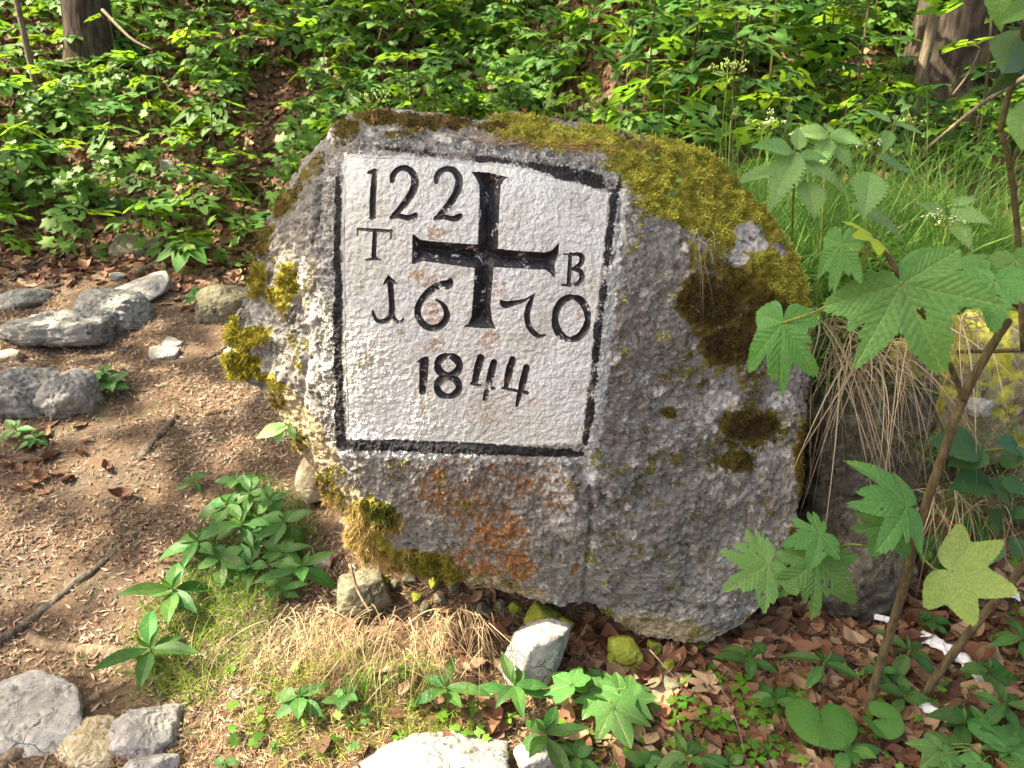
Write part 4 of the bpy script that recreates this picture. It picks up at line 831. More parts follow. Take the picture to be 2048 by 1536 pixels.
# ------------------------------------------------------------------ trees, with unseen crowns above the frame, shaped to block and dapple the sun
def trunk_me(pts, radii, mat, seed, sides=40, flare=.5):
    P = smooth_path(pts, 14); R = np.interp(np.linspace(0, 1, len(P)), np.linspace(0, 1, len(radii)), radii); th = np.linspace(0, 2*math.pi, sides, endpoint=False)
    hgt = P[:, 2]-P[0, 2]; V = []
    for p, r_, h_ in zip(P, R, hgt):
        f = 1+flare*math.exp(-h_/.22)*(1+.5*np.sin(3*th+seed)); V.append(p+np.stack([np.cos(th)*r_*f, np.sin(th)*r_*f, 0*th], -1))
    V = np.array(V); d = ridge(V*np.array([16, 16, 4]), 3, seed=seed); V[..., :2] += (V[..., :2]-P[:, None, :2])*(.055*d)[..., None]
    n_ = len(P); i = (np.arange(n_-1)*sides)[:, None]; j = np.arange(sides); k = (j+1) % sides
    return V.reshape(-1, 3), np.stack([i+j, i+k, i+sides+k, i+sides+j], -1).reshape(-1, 4)
SUNP = [(870,1440,.22),(700,1300,.13),(900,1270,.07),(480,1400,.10),(560,1500,.14),(1030,1330,.09),(780,1480,.14),(600,1400,.14),(1000,1400,.08),(1245,1335,.06),(1230,1410,.035),(1330,1425,.04),(300,1290,.055),(350,1170,.045),(760,1110,.05),(1010,1470,.06),(1130,1330,.025),
        (90,1130,.06),(420,810,.04),(230,950,.03),
        (470,80,.26),(560,100,.16),(400,50,.22),(660,130,.09),(60,190,.20),(100,150,.16),(40,330,.13),(190,250,.10),(330,250,.10),(430,150,.15),(280,20,.2),(1130,100,.12),(920,110,.10),(380,190,.09),(20,100,.12),(620,60,.12),(1040,30,.15),(1180,40,.12),(780,50,.10),(860,30,.12),(300,330,.12),(500,330,.12),(150,60,.15),(250,150,.12),(700,70,.12),(980,60,.14),(1280,60,.12),(1100,170,.10),(1400,60,.12),(1650,100,.10),(1480,130,.08)]
SPOTS = [(gpt(a, b), r_*1.7 if b < 400 else r_) for a, b, r_ in SUNP]  # ground spots meant to be sunlit, the leaf cover is opened toward them
def shade_crown(name, par, lo, hi, n_, origin, seed, gaps=True, sz=(.16, .30)):  # unseen leaf layer, shaped to shade the scene and leave sun gaps
    g = np.random.default_rng(seed); c = g.uniform(lo, hi, (n_, 3)); c[:, 2] += .4*pn(c*.8)
    k_ = int(n_*.26); tgt = np.array([CEN[0]-.25, 1.85, .8])+g.uniform(-1, 1, (k_, 3))*[.75, .42, .65]; tgt[k_//2:k_*3//4] = np.array([-1.25, 1.45, 0])+g.uniform(-1, 1, (k_*3//4-k_//2, 3))*[.42, .32, .1]; tgt[k_*3//4:] = np.array([1.1, 1.7, .6])+g.uniform(-1, 1, (k_-k_*3//4, 3))*[.55, .5, .6]
    hh_ = g.uniform(6.0, 7.6, k_); c = np.vstack([c, tgt+SUN*((hh_-tgt[:, 2])/SUN[2])[:, None]])   # extra leaves added along sun rays to shade boulder, left stones, right front
    n_ = len(c)
    k2 = (c-SUN*((c[:, 2]-1.5)/SUN[2])[:, None])[:, 1] > 4.4; c = c[~k2 | (g.random(len(c)) < .66)]; n_ = len(c)      # leaf cover thinned so more sun reaches the slope
    if gaps:
        keep = np.ones(n_, bool)
        for p, r_ in SPOTS:
            q = c-p; al = q@SUN; dist = np.linalg.norm(q-al[:, None]*SUN, axis=1); keep &= ~((dist < r_+.15+.03*g.normal(size=n_)) & (g.random(n_) < .985))
        c = c[keep]
    n_ = len(c); nr = g.normal(size=(n_, 3))*.6+[0, 0, 1]; nr /= np.linalg.norm(nr, axis=1)[:, None]; u = np.cross(nr, g.normal(size=(n_, 3))); u /= np.linalg.norm(u, axis=1)[:, None]; v = np.cross(nr, u); s_ = g.uniform(*sz, n_)[:, None]*.5
    V = np.stack([c-u*s_, c-v*s_*.55, c+u*s_, c+v*s_*.55], 1).reshape(-1, 3); Q = np.arange(n_*4).reshape(-1, 4)
    return add(name, mesh(name, V, Q, M['canopy'], False, None, origin), par)
def tree(px_, y_, base_r, hgt, mat, label, seed, lean=(0, 0), cr=None):
    a, b, c = ray(px_, 100); x = float(a*y_/b); z = float(ground(x, y_)); o = thing('crowned_tree' if cr else 'tree', label, 'tree', (x, y_, z-.1))
    V, Q = trunk_me(np.array([[0, 0, 0], [lean[0]*.4, lean[1]*.4, hgt*.4], [lean[0], lean[1], hgt]]), [base_r, base_r*.9, base_r*.75], mat, seed); add('trunk', mesh('trunk', V, Q, M[mat]), o)
    if cr:
        mb = MB(); g = np.random.default_rng(seed)
        for q in range(14):
            e = np.array([g.uniform(cr[0][0], cr[1][0])-x, g.uniform(cr[0][1], cr[1][1])-y_, cr[0][2]+g.uniform(0, .8)-z]); b0 = np.array([lean[0]*.9, lean[1]*.9, hgt*g.uniform(.75, 1)])
            tube(mb, smooth_path([b0, b0*.5+e*.5+[0, 0, .5], e], 6), np.linspace(base_r*.3, .02, 13), 6)
        add('limbs', mb.me('limbs', M[mat]), o); shade_crown('shade_crown', o, cr[0], cr[1], cr[2], (x, y_, z-.1), seed, True, (.18, .34))
    return o
tree(185, 6.9, .17, 6.5, 'bark_dark', 'dark tree trunk standing on the slope at the upper left', 3, (.1, .1), ((-12.5, 0.2, 6.0), (-3.0, 11.0, 7.8), 9000))
tree(135, 8.0, .09, 6.5, 'bark_lit', 'brown tree trunk just left of and behind the dark trunk', 4, (-.1, 0))
tree(1905, 5.4, .25, 6.5, 'bark_dark', 'thick dark tree trunk on the slope at the upper right', 5, (.2, .2), ((-3.0, .8, 6.0), (3.5, 11.0, 7.8), 4600))
tree(1990, 6.4, .16, 6.5, 'bark_dark', 'second dark trunk right of the thick one at the picture edge', 8, (.3, 0))
tree(1840, 4.6, .028, 5.5, 'bark_pale', 'pale bare pole like trunk left of the thick dark trunk', 6, (.35, .1))
tree(1130+420, 8.4, .10, 6.5, 'bark_dark', 'dark narrow trunk at the top edge behind the tall sycamores', 7, (.1, 0))
tree(60, 6.4, .022, 4.5, 'bark_pale', 'thin pale sapling trunk left of the brown trunk', 9, (-.2, .1))
# ------------------------------------------------------------------ near plants
def cam_n(p, up=.6):
    v = CAM-np.asarray(p, float); v /= np.linalg.norm(v); return v*(1-up)+np.array([0, 0, up])
MF = [maple_me('leaf', M['leaf_fg'], 360, 40, s_, .07, .16, d_, True, 5) for s_, d_ in [(11,.16),(12,.30),(13,.22)]]
ME = [maple_me('leaf', M['leaf_fg'], 420, 44, s_, .06, .12, .15, True, b_) for s_, b_ in [(14,17),(15,20),(16,14)]]
MP = maple_me('leaf', M['leaf_pale'], 260, 40, 17, .06, -.14, -.30, True); MY = maple_me('leaf', M['leaf_yellow'], 160, 24, 18, .06, .14, .2, True)
MS = [maple_me('leaf', M['leaf_fg'], 120, 14, s_, .08, .12, .15, True) for s_ in (19, 20, 22)]
def put_leaf(par, me, a, t, nrm=None, up=.45, sx=1.0, label=None, O=None):
    A0 = un(*a); T0 = un(*t); s_ = float(np.linalg.norm(T0-A0)); nz = cam_n(A0, up) if nrm is None else np.asarray(nrm, float)
    mw = frame(A0-O, T0-A0, nz, s_, s_*sx); return add('leaf', me, par, mw, label)
def petiole(mb, L, r=.0022, O=None): P = smooth_path(np.array([un(*q) for q in L]), 6); tube(mb, P-O, r, 6)
def stem_tube(L, r0, r1, O, mb): P = smooth_path(np.array([un(*q) for q in L]), 8); tube(mb, P-O, np.linspace(r0, r1, len(P))*(1+.10*pn(P*40)), 10, None, .10, 4)
g0 = gpt(1742, 1425); ya = g0[1]; O = g0
sy = thing('sycamore_sapling', 'forked sycamore sapling in front of the bank with big and insect eaten leaves', 'sapling', O)
mb = MB(); stem_tube([(1738,1470,ya-.03),(1742,1400,ya-.02),(1772,1290,ya-.06),(1806,1180,ya-.11),(1836,1060,ya-.16),(1882,920,ya-.20),(1930,790,ya-.24),(1985,690,ya-.27),(2018,640,ya-.29)], .0125, .0075, O, mb)
stem_tube([(1928,800,ya-.24),(1905,742,ya-.27),(1862,655,ya-.33),(1802,560,ya-.38),(1772,505,ya-.40),(1745,474,ya-.42)], .0062, .004, O, mb)
stem_tube([(1838,1160,ya-.12),(1795,1170,ya-.10)], .003, .0015, O, mb)
add('stem', mb.me('stem', M['stem']), sy)
mb = MB()
petiole(mb, [(1800,560,ya-.38),(1803,566,ya-.40)], .003, O); petiole(mb, [(1745,655,ya-.38),(1690,605,ya-.36),(1620,628,ya-.33),(1566,645,ya-.30)], .0026, O)
petiole(mb, [(1768,510,ya-.40),(1715,498,ya-.38),(1690,490,ya-.37)], .002, O); petiole(mb, [(1790,540,ya-.39),(1730,505,ya-.41),(1700,500,ya-.40)], .0024, O)
petiole(mb, [(1833,1088,ya-.15),(1826,1050,ya-.17),(1814,1012,ya-.19)], .0024, O); petiole(mb, [(1833,1088,ya-.15),(1850,1120,ya-.19),(1878,1142,ya-.22),(1904,1142,ya-.25)], .0026, O)
petiole(mb, [(1815,1130,ya-.12),(1740,1095,ya-.16),(1690,1090,ya-.16),(1664,1112,ya-.17)], .002, O)
petiole(mb, [(1664,1112,ya-.17),(1650,1085,ya-.18),(1640,1068,ya-.18)], .0016, O); petiole(mb, [(1664,1112,ya-.17),(1600,1125,ya-.18),(1536,1127,ya-.18)], .0016, O)
petiole(mb, [(1664,1112,ya-.17),(1645,1118,ya-.19),(1632,1124,ya-.20)], .0016, O)
add('leaf_stalks', mb.me('leaf_stalks', M['stem_green']), sy, kind='stuff')
put_leaf(sy, MF[0], (1803,568,ya-.40), (1893,742,ya-.48), None, .30, 1.12, 'largest flat leaf with deep ribs', O)
put_leaf(sy, MF[1], (1566,645,ya-.30), (1546,805,ya-.34), [-.55,-.75,.35], .4, .62, 'drooping folded leaf in front of the stone', O)
put_leaf(sy, MF[2], (1682,488,ya-.38), (1650,606,ya-.40), [-.85,-.40,.35], .4, .7, 'leaf turned edge on at the branch tip', O)
put_leaf(sy, MY, (1745,474,ya-.42), (1712,463,ya-.44), [.1,-.35,.8], .7, 1.5, 'small glowing yellow green young leaf', O)
put_leaf(sy, MF[2], (1790,500,ya-.34), (1850,520,ya-.30), [.1,-.1,1], .7, .9, None, O)
put_leaf(sy, MF[0], (1990,560,ya-.34), (1990,655,ya-.40), None, .4, 1.1, None, O)
put_leaf(sy, MF[1], (1960,520,ya-.28), (1885,530,ya-.26), [0,-.3,1], .7, .9, None, O); put_leaf(sy, MF[2], (2030,520,ya-.30), (2060,600,ya-.36), None, .5, 1.0, None, O)
put_leaf(sy, MF[1], (1814,1012,ya-.19), (1712,985,ya-.22), [.1,-.55,.85], .5, 1.1, 'upper leaf hiding the stem fork', O)
put_leaf(sy, ME[2], (1770,1050,ya-.17), (1745,1122,ya-.20), [.15,-.5,.8], .5, 1.35, None, O)
put_leaf(sy, MP, (1904,1142,ya-.25), (2046,1196,ya-.34), [-.1,-.8,.6], .3, 1.15, 'pale yellowish leaf seen from its underside', O)
put_leaf(sy, ME[0], (1536,1127,ya-.18), (1440,1188,ya-.21), [-.1,-.62,.78], .5, 1.05, 'insect eaten leaf over the stone face', O)
put_leaf(sy, ME[1], (1632,1122,ya-.20), (1628,1262,ya-.26), [0,-.72,.7], .4, .95, 'insect eaten pointed leaf hanging lowest', O)
put_leaf(sy, ME[2], (1640,1068,ya-.18), (1560,1090,ya-.20), [0,-.5,.85], .5, 1.0, 'insect eaten small leaf behind the others', O)
g1 = gpt(1850, 1400); O = g1
sl = thing('sycamore_sapling', 'slanting leafless sycamore stem rising to the right picture edge over brown leaves', 'sapling', O)
mb = MB(); stem_tube([(1838,1425,g1[1]),(1852,1385,g1[1]-.02),(1905,1308,g1[1]-.05),(1985,1208,g1[1]-.10),(2075,1100,g1[1]-.15)], .0115, .010, O, mb); add('stem', mb.me('stem', M['stem']), sl)
# shoot at the right picture edge
O = un(2040, 700, 1.62); O[2] = float(ground(O[0], 1.62))
sh = thing('elder_shoot', 'tall bare jointed shoot with large dark and pale leaves in the upper right corner', 'shoot', O)
mb = MB(); P0 = un(2046, 700, 1.60); PB = np.array([P0[0]+.30, 2.42, float(ground(P0[0]+.30, 2.42))-.02])
tube(mb, smooth_path(np.array([PB-O, (PB+P0)/2-O+[.03, 0, 0], P0-O]), 8), .0055, 8)
stem_tube([(2046,700,1.60),(2036,480,1.55),(2020,330,1.50),(2001,262,1.48)], .006, .0055, O, mb); stem_tube([(2001,262,1.48),(2012,210,1.46),(2034,130,1.42),(2052,40,1.38)], .0055, .005, O, mb)
stem_tube([(2024,330,1.50),(2034,300,1.47),(2044,270,1.45)], .003, .003, O, mb); add('stem', mb.me('stem', M['stem']), sh)
LF = [lance_me('leaf', M['butterbur'], .30, 24, 10, 3, .25, .2, .10, .4, 0, True, 7), lance_me('leaf', M['leaf_dark'], .34, 20, 8, 4, .3, .2, .08, .42)]
put_leaf(sh, LF[1], (2050,60,1.40), (1985,160,1.36), [-.5,.2,-.8], .3, 1.0, 'dark leaf seen from below', O); put_leaf(sh, LF[0], (2005,-60,1.36), (1994,62,1.34), [-.7,-.6,.1], .3, .8, None, O)
put_leaf(sh, LF[0], (2075,10,1.34), (2008,32,1.30), [0,-.7,.6], .3, .8, None, O); put_leaf(sh, LF[1], (2038,100,1.42), (1992,196,1.38), [.6,-.2,.5], .3, .7, None, O)
put_leaf(sh, LF[0], (2060,190,1.45), (2034,292,1.40), [-.8,-.5,.2], .3, .9, 'pale limp leaf folded downward', O); put_leaf(sh, LF[1], (2062,160,1.40), (2030,125,1.38), None, .5, .8, None, O)
# bramble leaves low at the right edge
O = gpt(2000, 1180); br_ = thing('bramble', 'bramble with dark bluish toothed leaves in the bank at the right picture edge', 'bramble', O); BL = lance_me('leaf', M['leaf_dark'], .34, 16, 6, 5, .25, .15, .18, .42)
mb = MB(); yb = 1.95
for L in ([(2060,890,yb),(1960,900,yb),(1880,885,yb)], [(2060,985,yb),(1985,960,yb),(1900,965,yb)], [(2060,1060,yb),(2000,1080,yb)], [(2060,1130,yb),(1960,1190,yb)]): petiole(mb, L, .002, O)
add('stem', mb.me('stem', M['stem_green']), br_)
for a, t in [((1960,900),(1868,878)),((1975,905),(1900,925)),((2000,930),(2060,895)),((1985,962),(1905,970)),((2000,960),(2060,985)),((2020,1000),(1990,960)),((2000,1080),(1975,1130)),((2020,1075),(2056,1120)),((2000,1060),(1985,1020)),((1960,1100),(1915,1190)),((2020,1030),(2060,1020)),((2040,900),(2000,880))]:
    put_leaf(br_, BL, (*a, yb-.02), (*t, yb-.06), None, .4, 1.0, None, O)

# nettles and taller herbs behind the mossy shoulder
NL = [lance_me('leaf', M['nettle'], .27, 30, 8, s_, .22, d_, .55, .30, 0, True, 8) for s_, d_ in ((1,.20),(2,.35))]; NR = lance_me('leaf', M['nettle'], .38, 26, 8, 7, .2, .3, .42, .36, 0, True, 7)
def nettle(name, label, base, top, leaves, cat='nettle'):
    B = un(*base); T0 = un(*top); B[2] = float(ground(B[0], B[1])); o = thing(name, label, cat, B); mb = MB(); P = smooth_path(np.array([B, B*.5+T0*.5+[.01, 0, 0], T0]), 8); tube(mb, P-B, np.linspace(.0042, .0025, len(P)), 7); add('stem', mb.me('stem', M['stem_green']), o)
    for me, a, t, nr in leaves: put_leaf(o, me, a, t, nr, .45, 1.0, None, B)
yn = 2.12
nettle('nettle', 'pale green nettle with toothed leaves close behind the mossy shoulder', (1590,520,2.45), (1590,296,yn-.02), [(NL[0],(1582,300,yn),(1512,280,yn-.06),None),(NL[1],(1590,305,yn),(1545,398,yn-.12),[-.2,-.8,.5]),(NL[0],(1560,338,yn),(1462,356,yn-.04),[0,-.3,1]),(NL[0],(1596,300,yn),(1600,244,yn+.06),[0,-.8,.4]),(NL[1],(1605,325,yn),(1706,360,yn-.06),[.1,-.5,.8]),(NR,(1612,365,yn-.02),(1640,420,yn-.12),[.1,-.8,.5]),(NL[0],(1600,310,yn),(1660,312,yn-.02),None)])
nettle('nettle', 'second nettle whose top leaves rise behind the first one', (1660,500,yn+.25), (1655,262,yn+.25), [(NL[0],(1655,268,yn+.25),(1585,256,yn+.2),None),(NL[0],(1660,268,yn+.25),(1735,282,yn+.2),None),(NL[1],(1655,275,yn+.25),(1640,330,yn+.15),[0,-.8,.5]),(NL[1],(1665,285,yn+.25),(1710,330,yn+.18),None),(NL[0],(1656,264,yn+.25),(1660,240,yn+.32),[0,-.9,.3])])
nettle('nettle', 'nettle with one broad drooping toothed leaf right of the pale nettle', (1700,520,2.42), (1790,240,yn-.1), [(NR,(1738,345,yn-.1),(1740,418,yn-.2),[0,-.85,.45]),(NL[0],(1752,315,yn-.1),(1850,345,yn-.1),[.1,-.4,.9]),(NL[1],(1700,410,yn-.06),(1832,450,yn-.14),[.1,-.4,.9]),(NL[0],(1778,262,yn-.1),(1772,300,yn-.16),[0,-.8,.5]),(NL[0],(1785,248,yn-.1),(1862,262,yn-.12),[0,-.3,.9]),(NL[0],(1780,246,yn-.1),(1725,206,yn-.06),[0,-.3,.9]),(NL[1],(1788,240,yn-.1),(1796,222,yn-.08),None)])
nettle('herb', 'leafy herb with pointed leaves low in the grass behind the big sycamore leaf', (1900,560,yn+.3), (1905,400,yn+.3), [(NL[0],(1900,420,yn+.3),(1990,440,yn+.22),None),(NL[1],(1905,410,yn+.3),(1960,385,yn+.3),None),(NL[0],(1890,430,yn+.3),(1840,400,yn+.3),None),(NL[1],(1905,440,yn+.3),(1950,490,yn+.2),None)], 'herb')
# valerian
VM = lance_me('leaf', M['nettle'], .22, 12, 4, 9, .3, .3, .1, .35)
def valerian(label, base, top, spread, nfl, white, leaves=()):
    B = un(*base); T0 = un(*top); zb = float(ground(B[0], B[1])); B[2] = max(zb, B[2]-.4) if base[1] < 400 else zb; o = thing('valerian', label, 'wildflower', B)
    mb = MB(); P = smooth_path(np.array([B, B*.5+T0*.5+[.006, 0, 0], T0]), 8); tube(mb, P-B, .0018, 5); bud = MB(); fl = MB(); g = np.random.default_rng(int(top[0]))
    for k in range(nfl):
        e = T0+np.array([g.normal()*spread, g.normal()*spread*.6, abs(g.normal())*spread*.55+.015]); m_ = T0+(e-T0)*np.array([.6, .6, .35]); tube(mb, smooth_path(np.array([T0-B, m_-B, e-B]), 3), .0008, 4, cap=False)
        for q in range(5):
            c = e-B+g.normal(size=3)*spread*.13
            if g.random() < white*.7:
                nz = np.array([g.normal()*.4, -.6, .8]); nz /= np.linalg.norm(nz); u_ = np.cross(nz, [1., 0, 0]); u_ /= np.linalg.norm(u_); v_ = np.cross(nz, u_); a_ = np.linspace(0, 2*math.pi, 10, endpoint=False); rr = np.where(np.arange(10) % 2, .0014, .0034)
                fl.add(np.vstack([[c], c+rr[:, None]*(np.cos(a_)[:, None]*u_+np.sin(a_)[:, None]*v_)]), None, [[0, i_+1, (i_+1) % 10+1] for i_ in range(10)])
            else: tube(bud, [c-[0, 0, .004], c, c+[0, 0, .004]], [.0008, .0022, .001], 5)
    add('stem', mb.me('stem', M['stem_green']), o)
    if bud.n: add('flower_buds', bud.me('flower_buds', M['bud']), o, kind='stuff')
    if fl.n: add('flowers', fl.me('flowers', M['petal'], False), o, kind='stuff')
    for a, t in leaves: put_leaf(o, VM, a, t, None, .5, 1, None, B)
valerian('tall valerian with a domed yellowish flower head above the grass', (1425,330,2.3), (1455,150,2.3), .030, 16, .25, [((1430,210,2.3),(1418,240,2.28)),((1450,152,2.3),(1425,140,2.3))])
valerian('white flowered valerian behind the pale nettle', (1500,350,2.35), (1525,262,2.35), .028, 12, .6); valerian('valerian in bud behind the middle of the stone top', (1125,290,2.5), (1130,215,2.5), .022, 9, .12); valerian('low bushy valerian rising behind the left end of the stone top', (730,280,2.5), (735,212,2.5), .03, 12, .1)
valerian('valerian with white flowers between the two nettle stems', (1740,420,2.2), (1755,312,2.2), .026, 10, .5); valerian('white valerian flowers in the grass above the big leaf', (1885,520,2.3), (1892,455,2.3), .03, 12, .6); valerian('yellowish valerian head at the right beyond the nettles', (1820,330,2.7), (1830,258,2.7), .03, 10, .1); valerian('small yellow flower head left of the tall valerian', (1325,260,2.9), (1330,160,2.9), .02, 8, .1); valerian('second small yellow flower head below the tall valerian', (1460,290,2.7), (1462,240,2.7), .018, 7, .1)

# mercury plants
ML = [lance_me('leaf', M['mercury'], w_, 16, 6, s_, .28, d_, .07, .45, 0, True, 9) for s_, w_, d_ in ((1,.165,.25),(2,.19,.45),(3,.15,.12))]
def mercury(px_, py_, Lpx, label, nl=7, h_=.09, seed=0, tilt=0.0, name='mercury_plant', wide=1.0):
    g = np.random.default_rng(seed+int(px_)); p = gpt(px_, py_, h_); top = np.array([p[0], p[1], p[2]+h_]); d = float(proj(top)[2]); L = Lpx/FPX*d
    o = thing(name, label, 'plant', p); mb = MB(); tube(mb, smooth_path([[.0, .01, -.02], [.004, .006, h_*.5], [0, 0, h_]], 5), .0022, 6); add('stem', mb.me('stem', M['stem_green']), o); a0 = g.uniform(0, 6)
    for k in range(nl):
        a = a0+k*2*math.pi/nl+g.normal()*.16; el = g.uniform(-.2, .7)-(.3 if k % 2 else 0); hh = h_-.012*(k % 2)
        add('leaf', ML[int(g.integers(3))], o, frame(np.array([math.cos(a)*.004, math.sin(a)*.004, hh]), [math.cos(a), math.sin(a)-tilt*.3, el], [-.25*math.cos(a), -.25*math.sin(a)-.35, 1], L*g.uniform(.62, 1.15), L*g.uniform(.85, 1.1)*wide))
    for k in range(2):
        a = a0+k*3; add('leaf', ML[2], o, frame([0, 0, h_], [math.cos(a)*.5, math.sin(a)*.5, .8], [0, -1, .3], L*.4))
    return o
for a in [(890,1378,82,'seven leaved mercury plant in the sun patch left of the white stone',7),(1028,1372,80,'mercury plant with dark glossy leaves in front of the upright white stone',7),(1092,1468,98,'large shaded mercury plant at the bottom edge right of the sunlit rock',6),
          (300,1298,105,'large sunlit mercury plant beside the pale worn root',6),(345,1178,98,'glowing mercury plant at the edge of the needle path',6),(395,1082,82,'dark mercury plant furthest up the path edge',6),(482,1050,75,'mercury plant in the grass left of the boulder foot',6),
          (605,1132,86,'mercury plant under the golden moss of the boulder foot',6),(1500,1312,78,'dark mercury plant in the shade under the boulder right end',6),(1648,1325,72,'dark mercury plant between the boulder and the upright stem',5),(1818,1302,74,'mercury plant between the two sapling stems',6),
          (2010,1408,80,'dark mercury plant at the right edge above the lower sycamore leaves',6),(2045,1275,78,'mercury plant cut by the right picture edge',6),(1375,1515,78,'mercury plant at the bottom edge beside the sorrel patch',6)]:
    mercury(a[0], a[1], a[2], a[3], a[4], .10 if a[1] < 1350 else .085)
for px_, py_, L_, h_, lab in [(600,1395,60,.06,'small light herb with rounded leaves in the sunlit grass'),(690,1390,46,.05,'second light herb right of the rounded leaved one in the sunlit grass'),(560,1180,50,.05,'small dark herb below the mercury plant at the boulder foot'),(500,985,48,.10,'leafy herb in the shade at the left foot of the boulder'),(540,1000,50,.10,'taller leafy herb nearest the cream stone'),(470,960,44,.10,'leafy herb furthest left at the boulder foot'),(455,1010,60,.09,'broad leaved herb between the path edge mercury plants'),(520,1045,60,.08,'broad leaved herb right of the grass side mercury plant'),(570,1045,62,.10,'leafy herb directly below the cream stone'),(440,1120,64,.08,'low herb between the two path edge mercury plants'),(560,1105,56,.07,'low herb left of the mercury under the golden moss'),(500,1130,56,.06,'low herb in the middle of the grass at the boulder foot'),(1850,1100,60,.12,'dark herb in the bank behind the sapling fork'),(1740,1010,56,.16,'leafy herb under the hanging straw'),(1900,860,60,.16,'pale herb right of the forked stem in the bank'),(1960,1060,60,.14,'dark herb among the bramble leaves'),(1820,860,50,.16,'small herb between straw and forked stem'),(1930,1440,70,.06,'broad herb above the lower right sycamore leaves'),(1700,1500,64,.05,'herb at the bottom edge right of the round leaf'),(1810,1390,54,.06,'herb between the two stem bases'),(1980,1340,64,.07,'herb on the brown leaves at the right edge'),(1740,1190,46,.08,'small herb behind the upright stem'),(1550,1400,50,.04,'low herb above the round leaf'),(1460,1530,50,.04,'low herb at the bottom edge in the sorrel patch'),(1900,1130,60,.12,'herb under the pale sycamore leaf'),(1290,1530,54,.04,'low herb at the bottom edge below the seedling'),(1150,1515,50,.04,'low herb right of the small pale bottom stone'),
        (220,770,46,.06,'dark leaved herb right of the mossy left outcrop'),(205,745,40,.06,'herb with small leaves behind the mossy left outcrop'),(30,860,40,.05,'herb in front of the left outcrop'),(70,875,36,.05,'herb beside the grass in front of the left outcrop'),(405,590,46,.12,'bright leafy herb in front of the hidden mossy rock'),(385,960,30,.05,'tiny herb on the path right of the grey stick'),(1760,1340,36,.05,'small seedling at the foot of the upright stem'),(1780,1010-60,40,.15,'small herb growing from the shaded bank'),(1810,925,40,.12,'pale herb growing from the bank left of the bramble'),(450,1530,30,.03,'tiny seedling at the bottom edge left of the rock'),(1860,1240,36,.05,'torn leaved seedling in the brown leaves')]:
    mercury(px_, py_, L_, lab, 7, h_, 3, 0, 'herb', 1.5)
# sycamore seedlings, low
def seedling(label, base, L, name='sycamore_seedling'):
    p = gpt(*base); o = thing(name, label, 'seedling', p); mb = MB()
    for k, (a, t, hh) in enumerate(L):
        pa = gpt(a[0], a[1], hh); pa = np.array([pa[0], pa[1], pa[2]+hh]); pt = gpt(t[0], t[1], hh*.75); pt = np.array([pt[0], pt[1], pt[2]+hh*.75]); s_ = float(np.linalg.norm(pt-pa))
        add('leaf', MS[k % 3], o, frame(pa-p, pt-pa, [.06, -.35, 1], s_, s_*1.02)); tube(mb, smooth_path(np.array([[0, 0, -.01], (pa-p)*.5+[0, 0, .03], pa-p]), 4), .0014, 5)
    add('stem', mb.me('stem', M['stem_green']), o)
seedling('sycamore seedling with bright leaves right of the upright white stone', (1200,1420), [((1145,1372),(1100,1340),.09),((1180,1380),(1190,1340),.07),((1200,1352),(1185,1388),.05),((1255,1382),(1262,1345),.06),((1190,1400),(1165,1440),.06),((1225,1420),(1262,1490),.08),((1260,1400),(1310,1440),.07),((1235,1395),(1215,1440),.07),((1240,1395),(1290,1370),.06)])
seedling('sycamore seedling with toothed leaves at the bottom right corner', (1990,1535), [((1880,1500),(1840,1540),.06),((1900,1490),(1860,1460),.06),((2015,1490),(1960,1465),.07),((2020,1500),(2045,1440),.07),((1960,1530),(1930,1560),.05),((2030,1520),(2060,1560),.05),((1890,1510),(1925,1535),.06)])
seedling('small torn sycamore seedling among brown leaves between the stems', (1860,1245), [((1850,1245),(1880,1260),.03),((1855,1240),(1830,1235),.03)])
# round leaves
def kidney_me(name, mat, seed):
    no, nr = 200, 26; ang = np.linspace(-math.pi, math.pi, no, endpoint=False); a = np.abs(np.degrees(ang)); r = np.interp(a, [0, 40, 90, 130, 155, 168, 176, 180], [.80, .86, .92, .90, .72, .45, .12, .03]); r = r*(1-.035*(np.abs(((a*.16) % 1)-.5)*2))*(1+.03*np.sin(ang*3+seed))
    t = np.linspace(0, 1, nr+1)[1:]; X = np.sin(ang)*r*t[:, None]; Y = np.cos(ang)*r*t[:, None]; V = np.vstack([np.stack([X, Y, 0*X], -1).reshape(-1, 3), [[0, 0, 0]]]); rr = np.hypot(V[:, 0], V[:, 1]); aa = np.arctan2(V[:, 0], V[:, 1])
    rad = np.abs(((np.degrees(aa)+180)/40) % 1-.5)*2; V[:, 2] = .10*rr-.14*rr**2+.02*np.sin(V[:, 0]*7)-.006*ss(.8, 1, rad)*rr; vm = ss(.93, 1, rad)*(1-.6*rr)*.7
    i = (np.arange(nr-1)*no)[:, None]; j = np.arange(no); k = (j+1) % no; Q = np.stack([i+k, i+no+k, i+no+j, i+j], -1).reshape(-1, 4)[:, ::-1]; T = np.stack([j, k, np.full(no, nr*no)], -1)[:, ::-1]
    n0 = np.cross(V[Q[0, 1]]-V[Q[0, 0]], V[Q[0, 2]]-V[Q[0, 0]])
    if n0[2] < 0: Q = Q[:, ::-1]; T = T[:, ::-1]
    return mesh(name, V, [Q, T], mat, True, {'vein': vm})
KM = kidney_me('leaf', M['butterbur'], 1)
p = gpt(1650, 1460); bb = thing('butterbur', 'plant with one big round kidney shaped leaf in front of the sapling stem', 'plant', p); mb = MB(); tube(mb, smooth_path([[.05, .03, -.01], [.03, .01, .04], [0, 0, .075]], 5), .0024, 6)
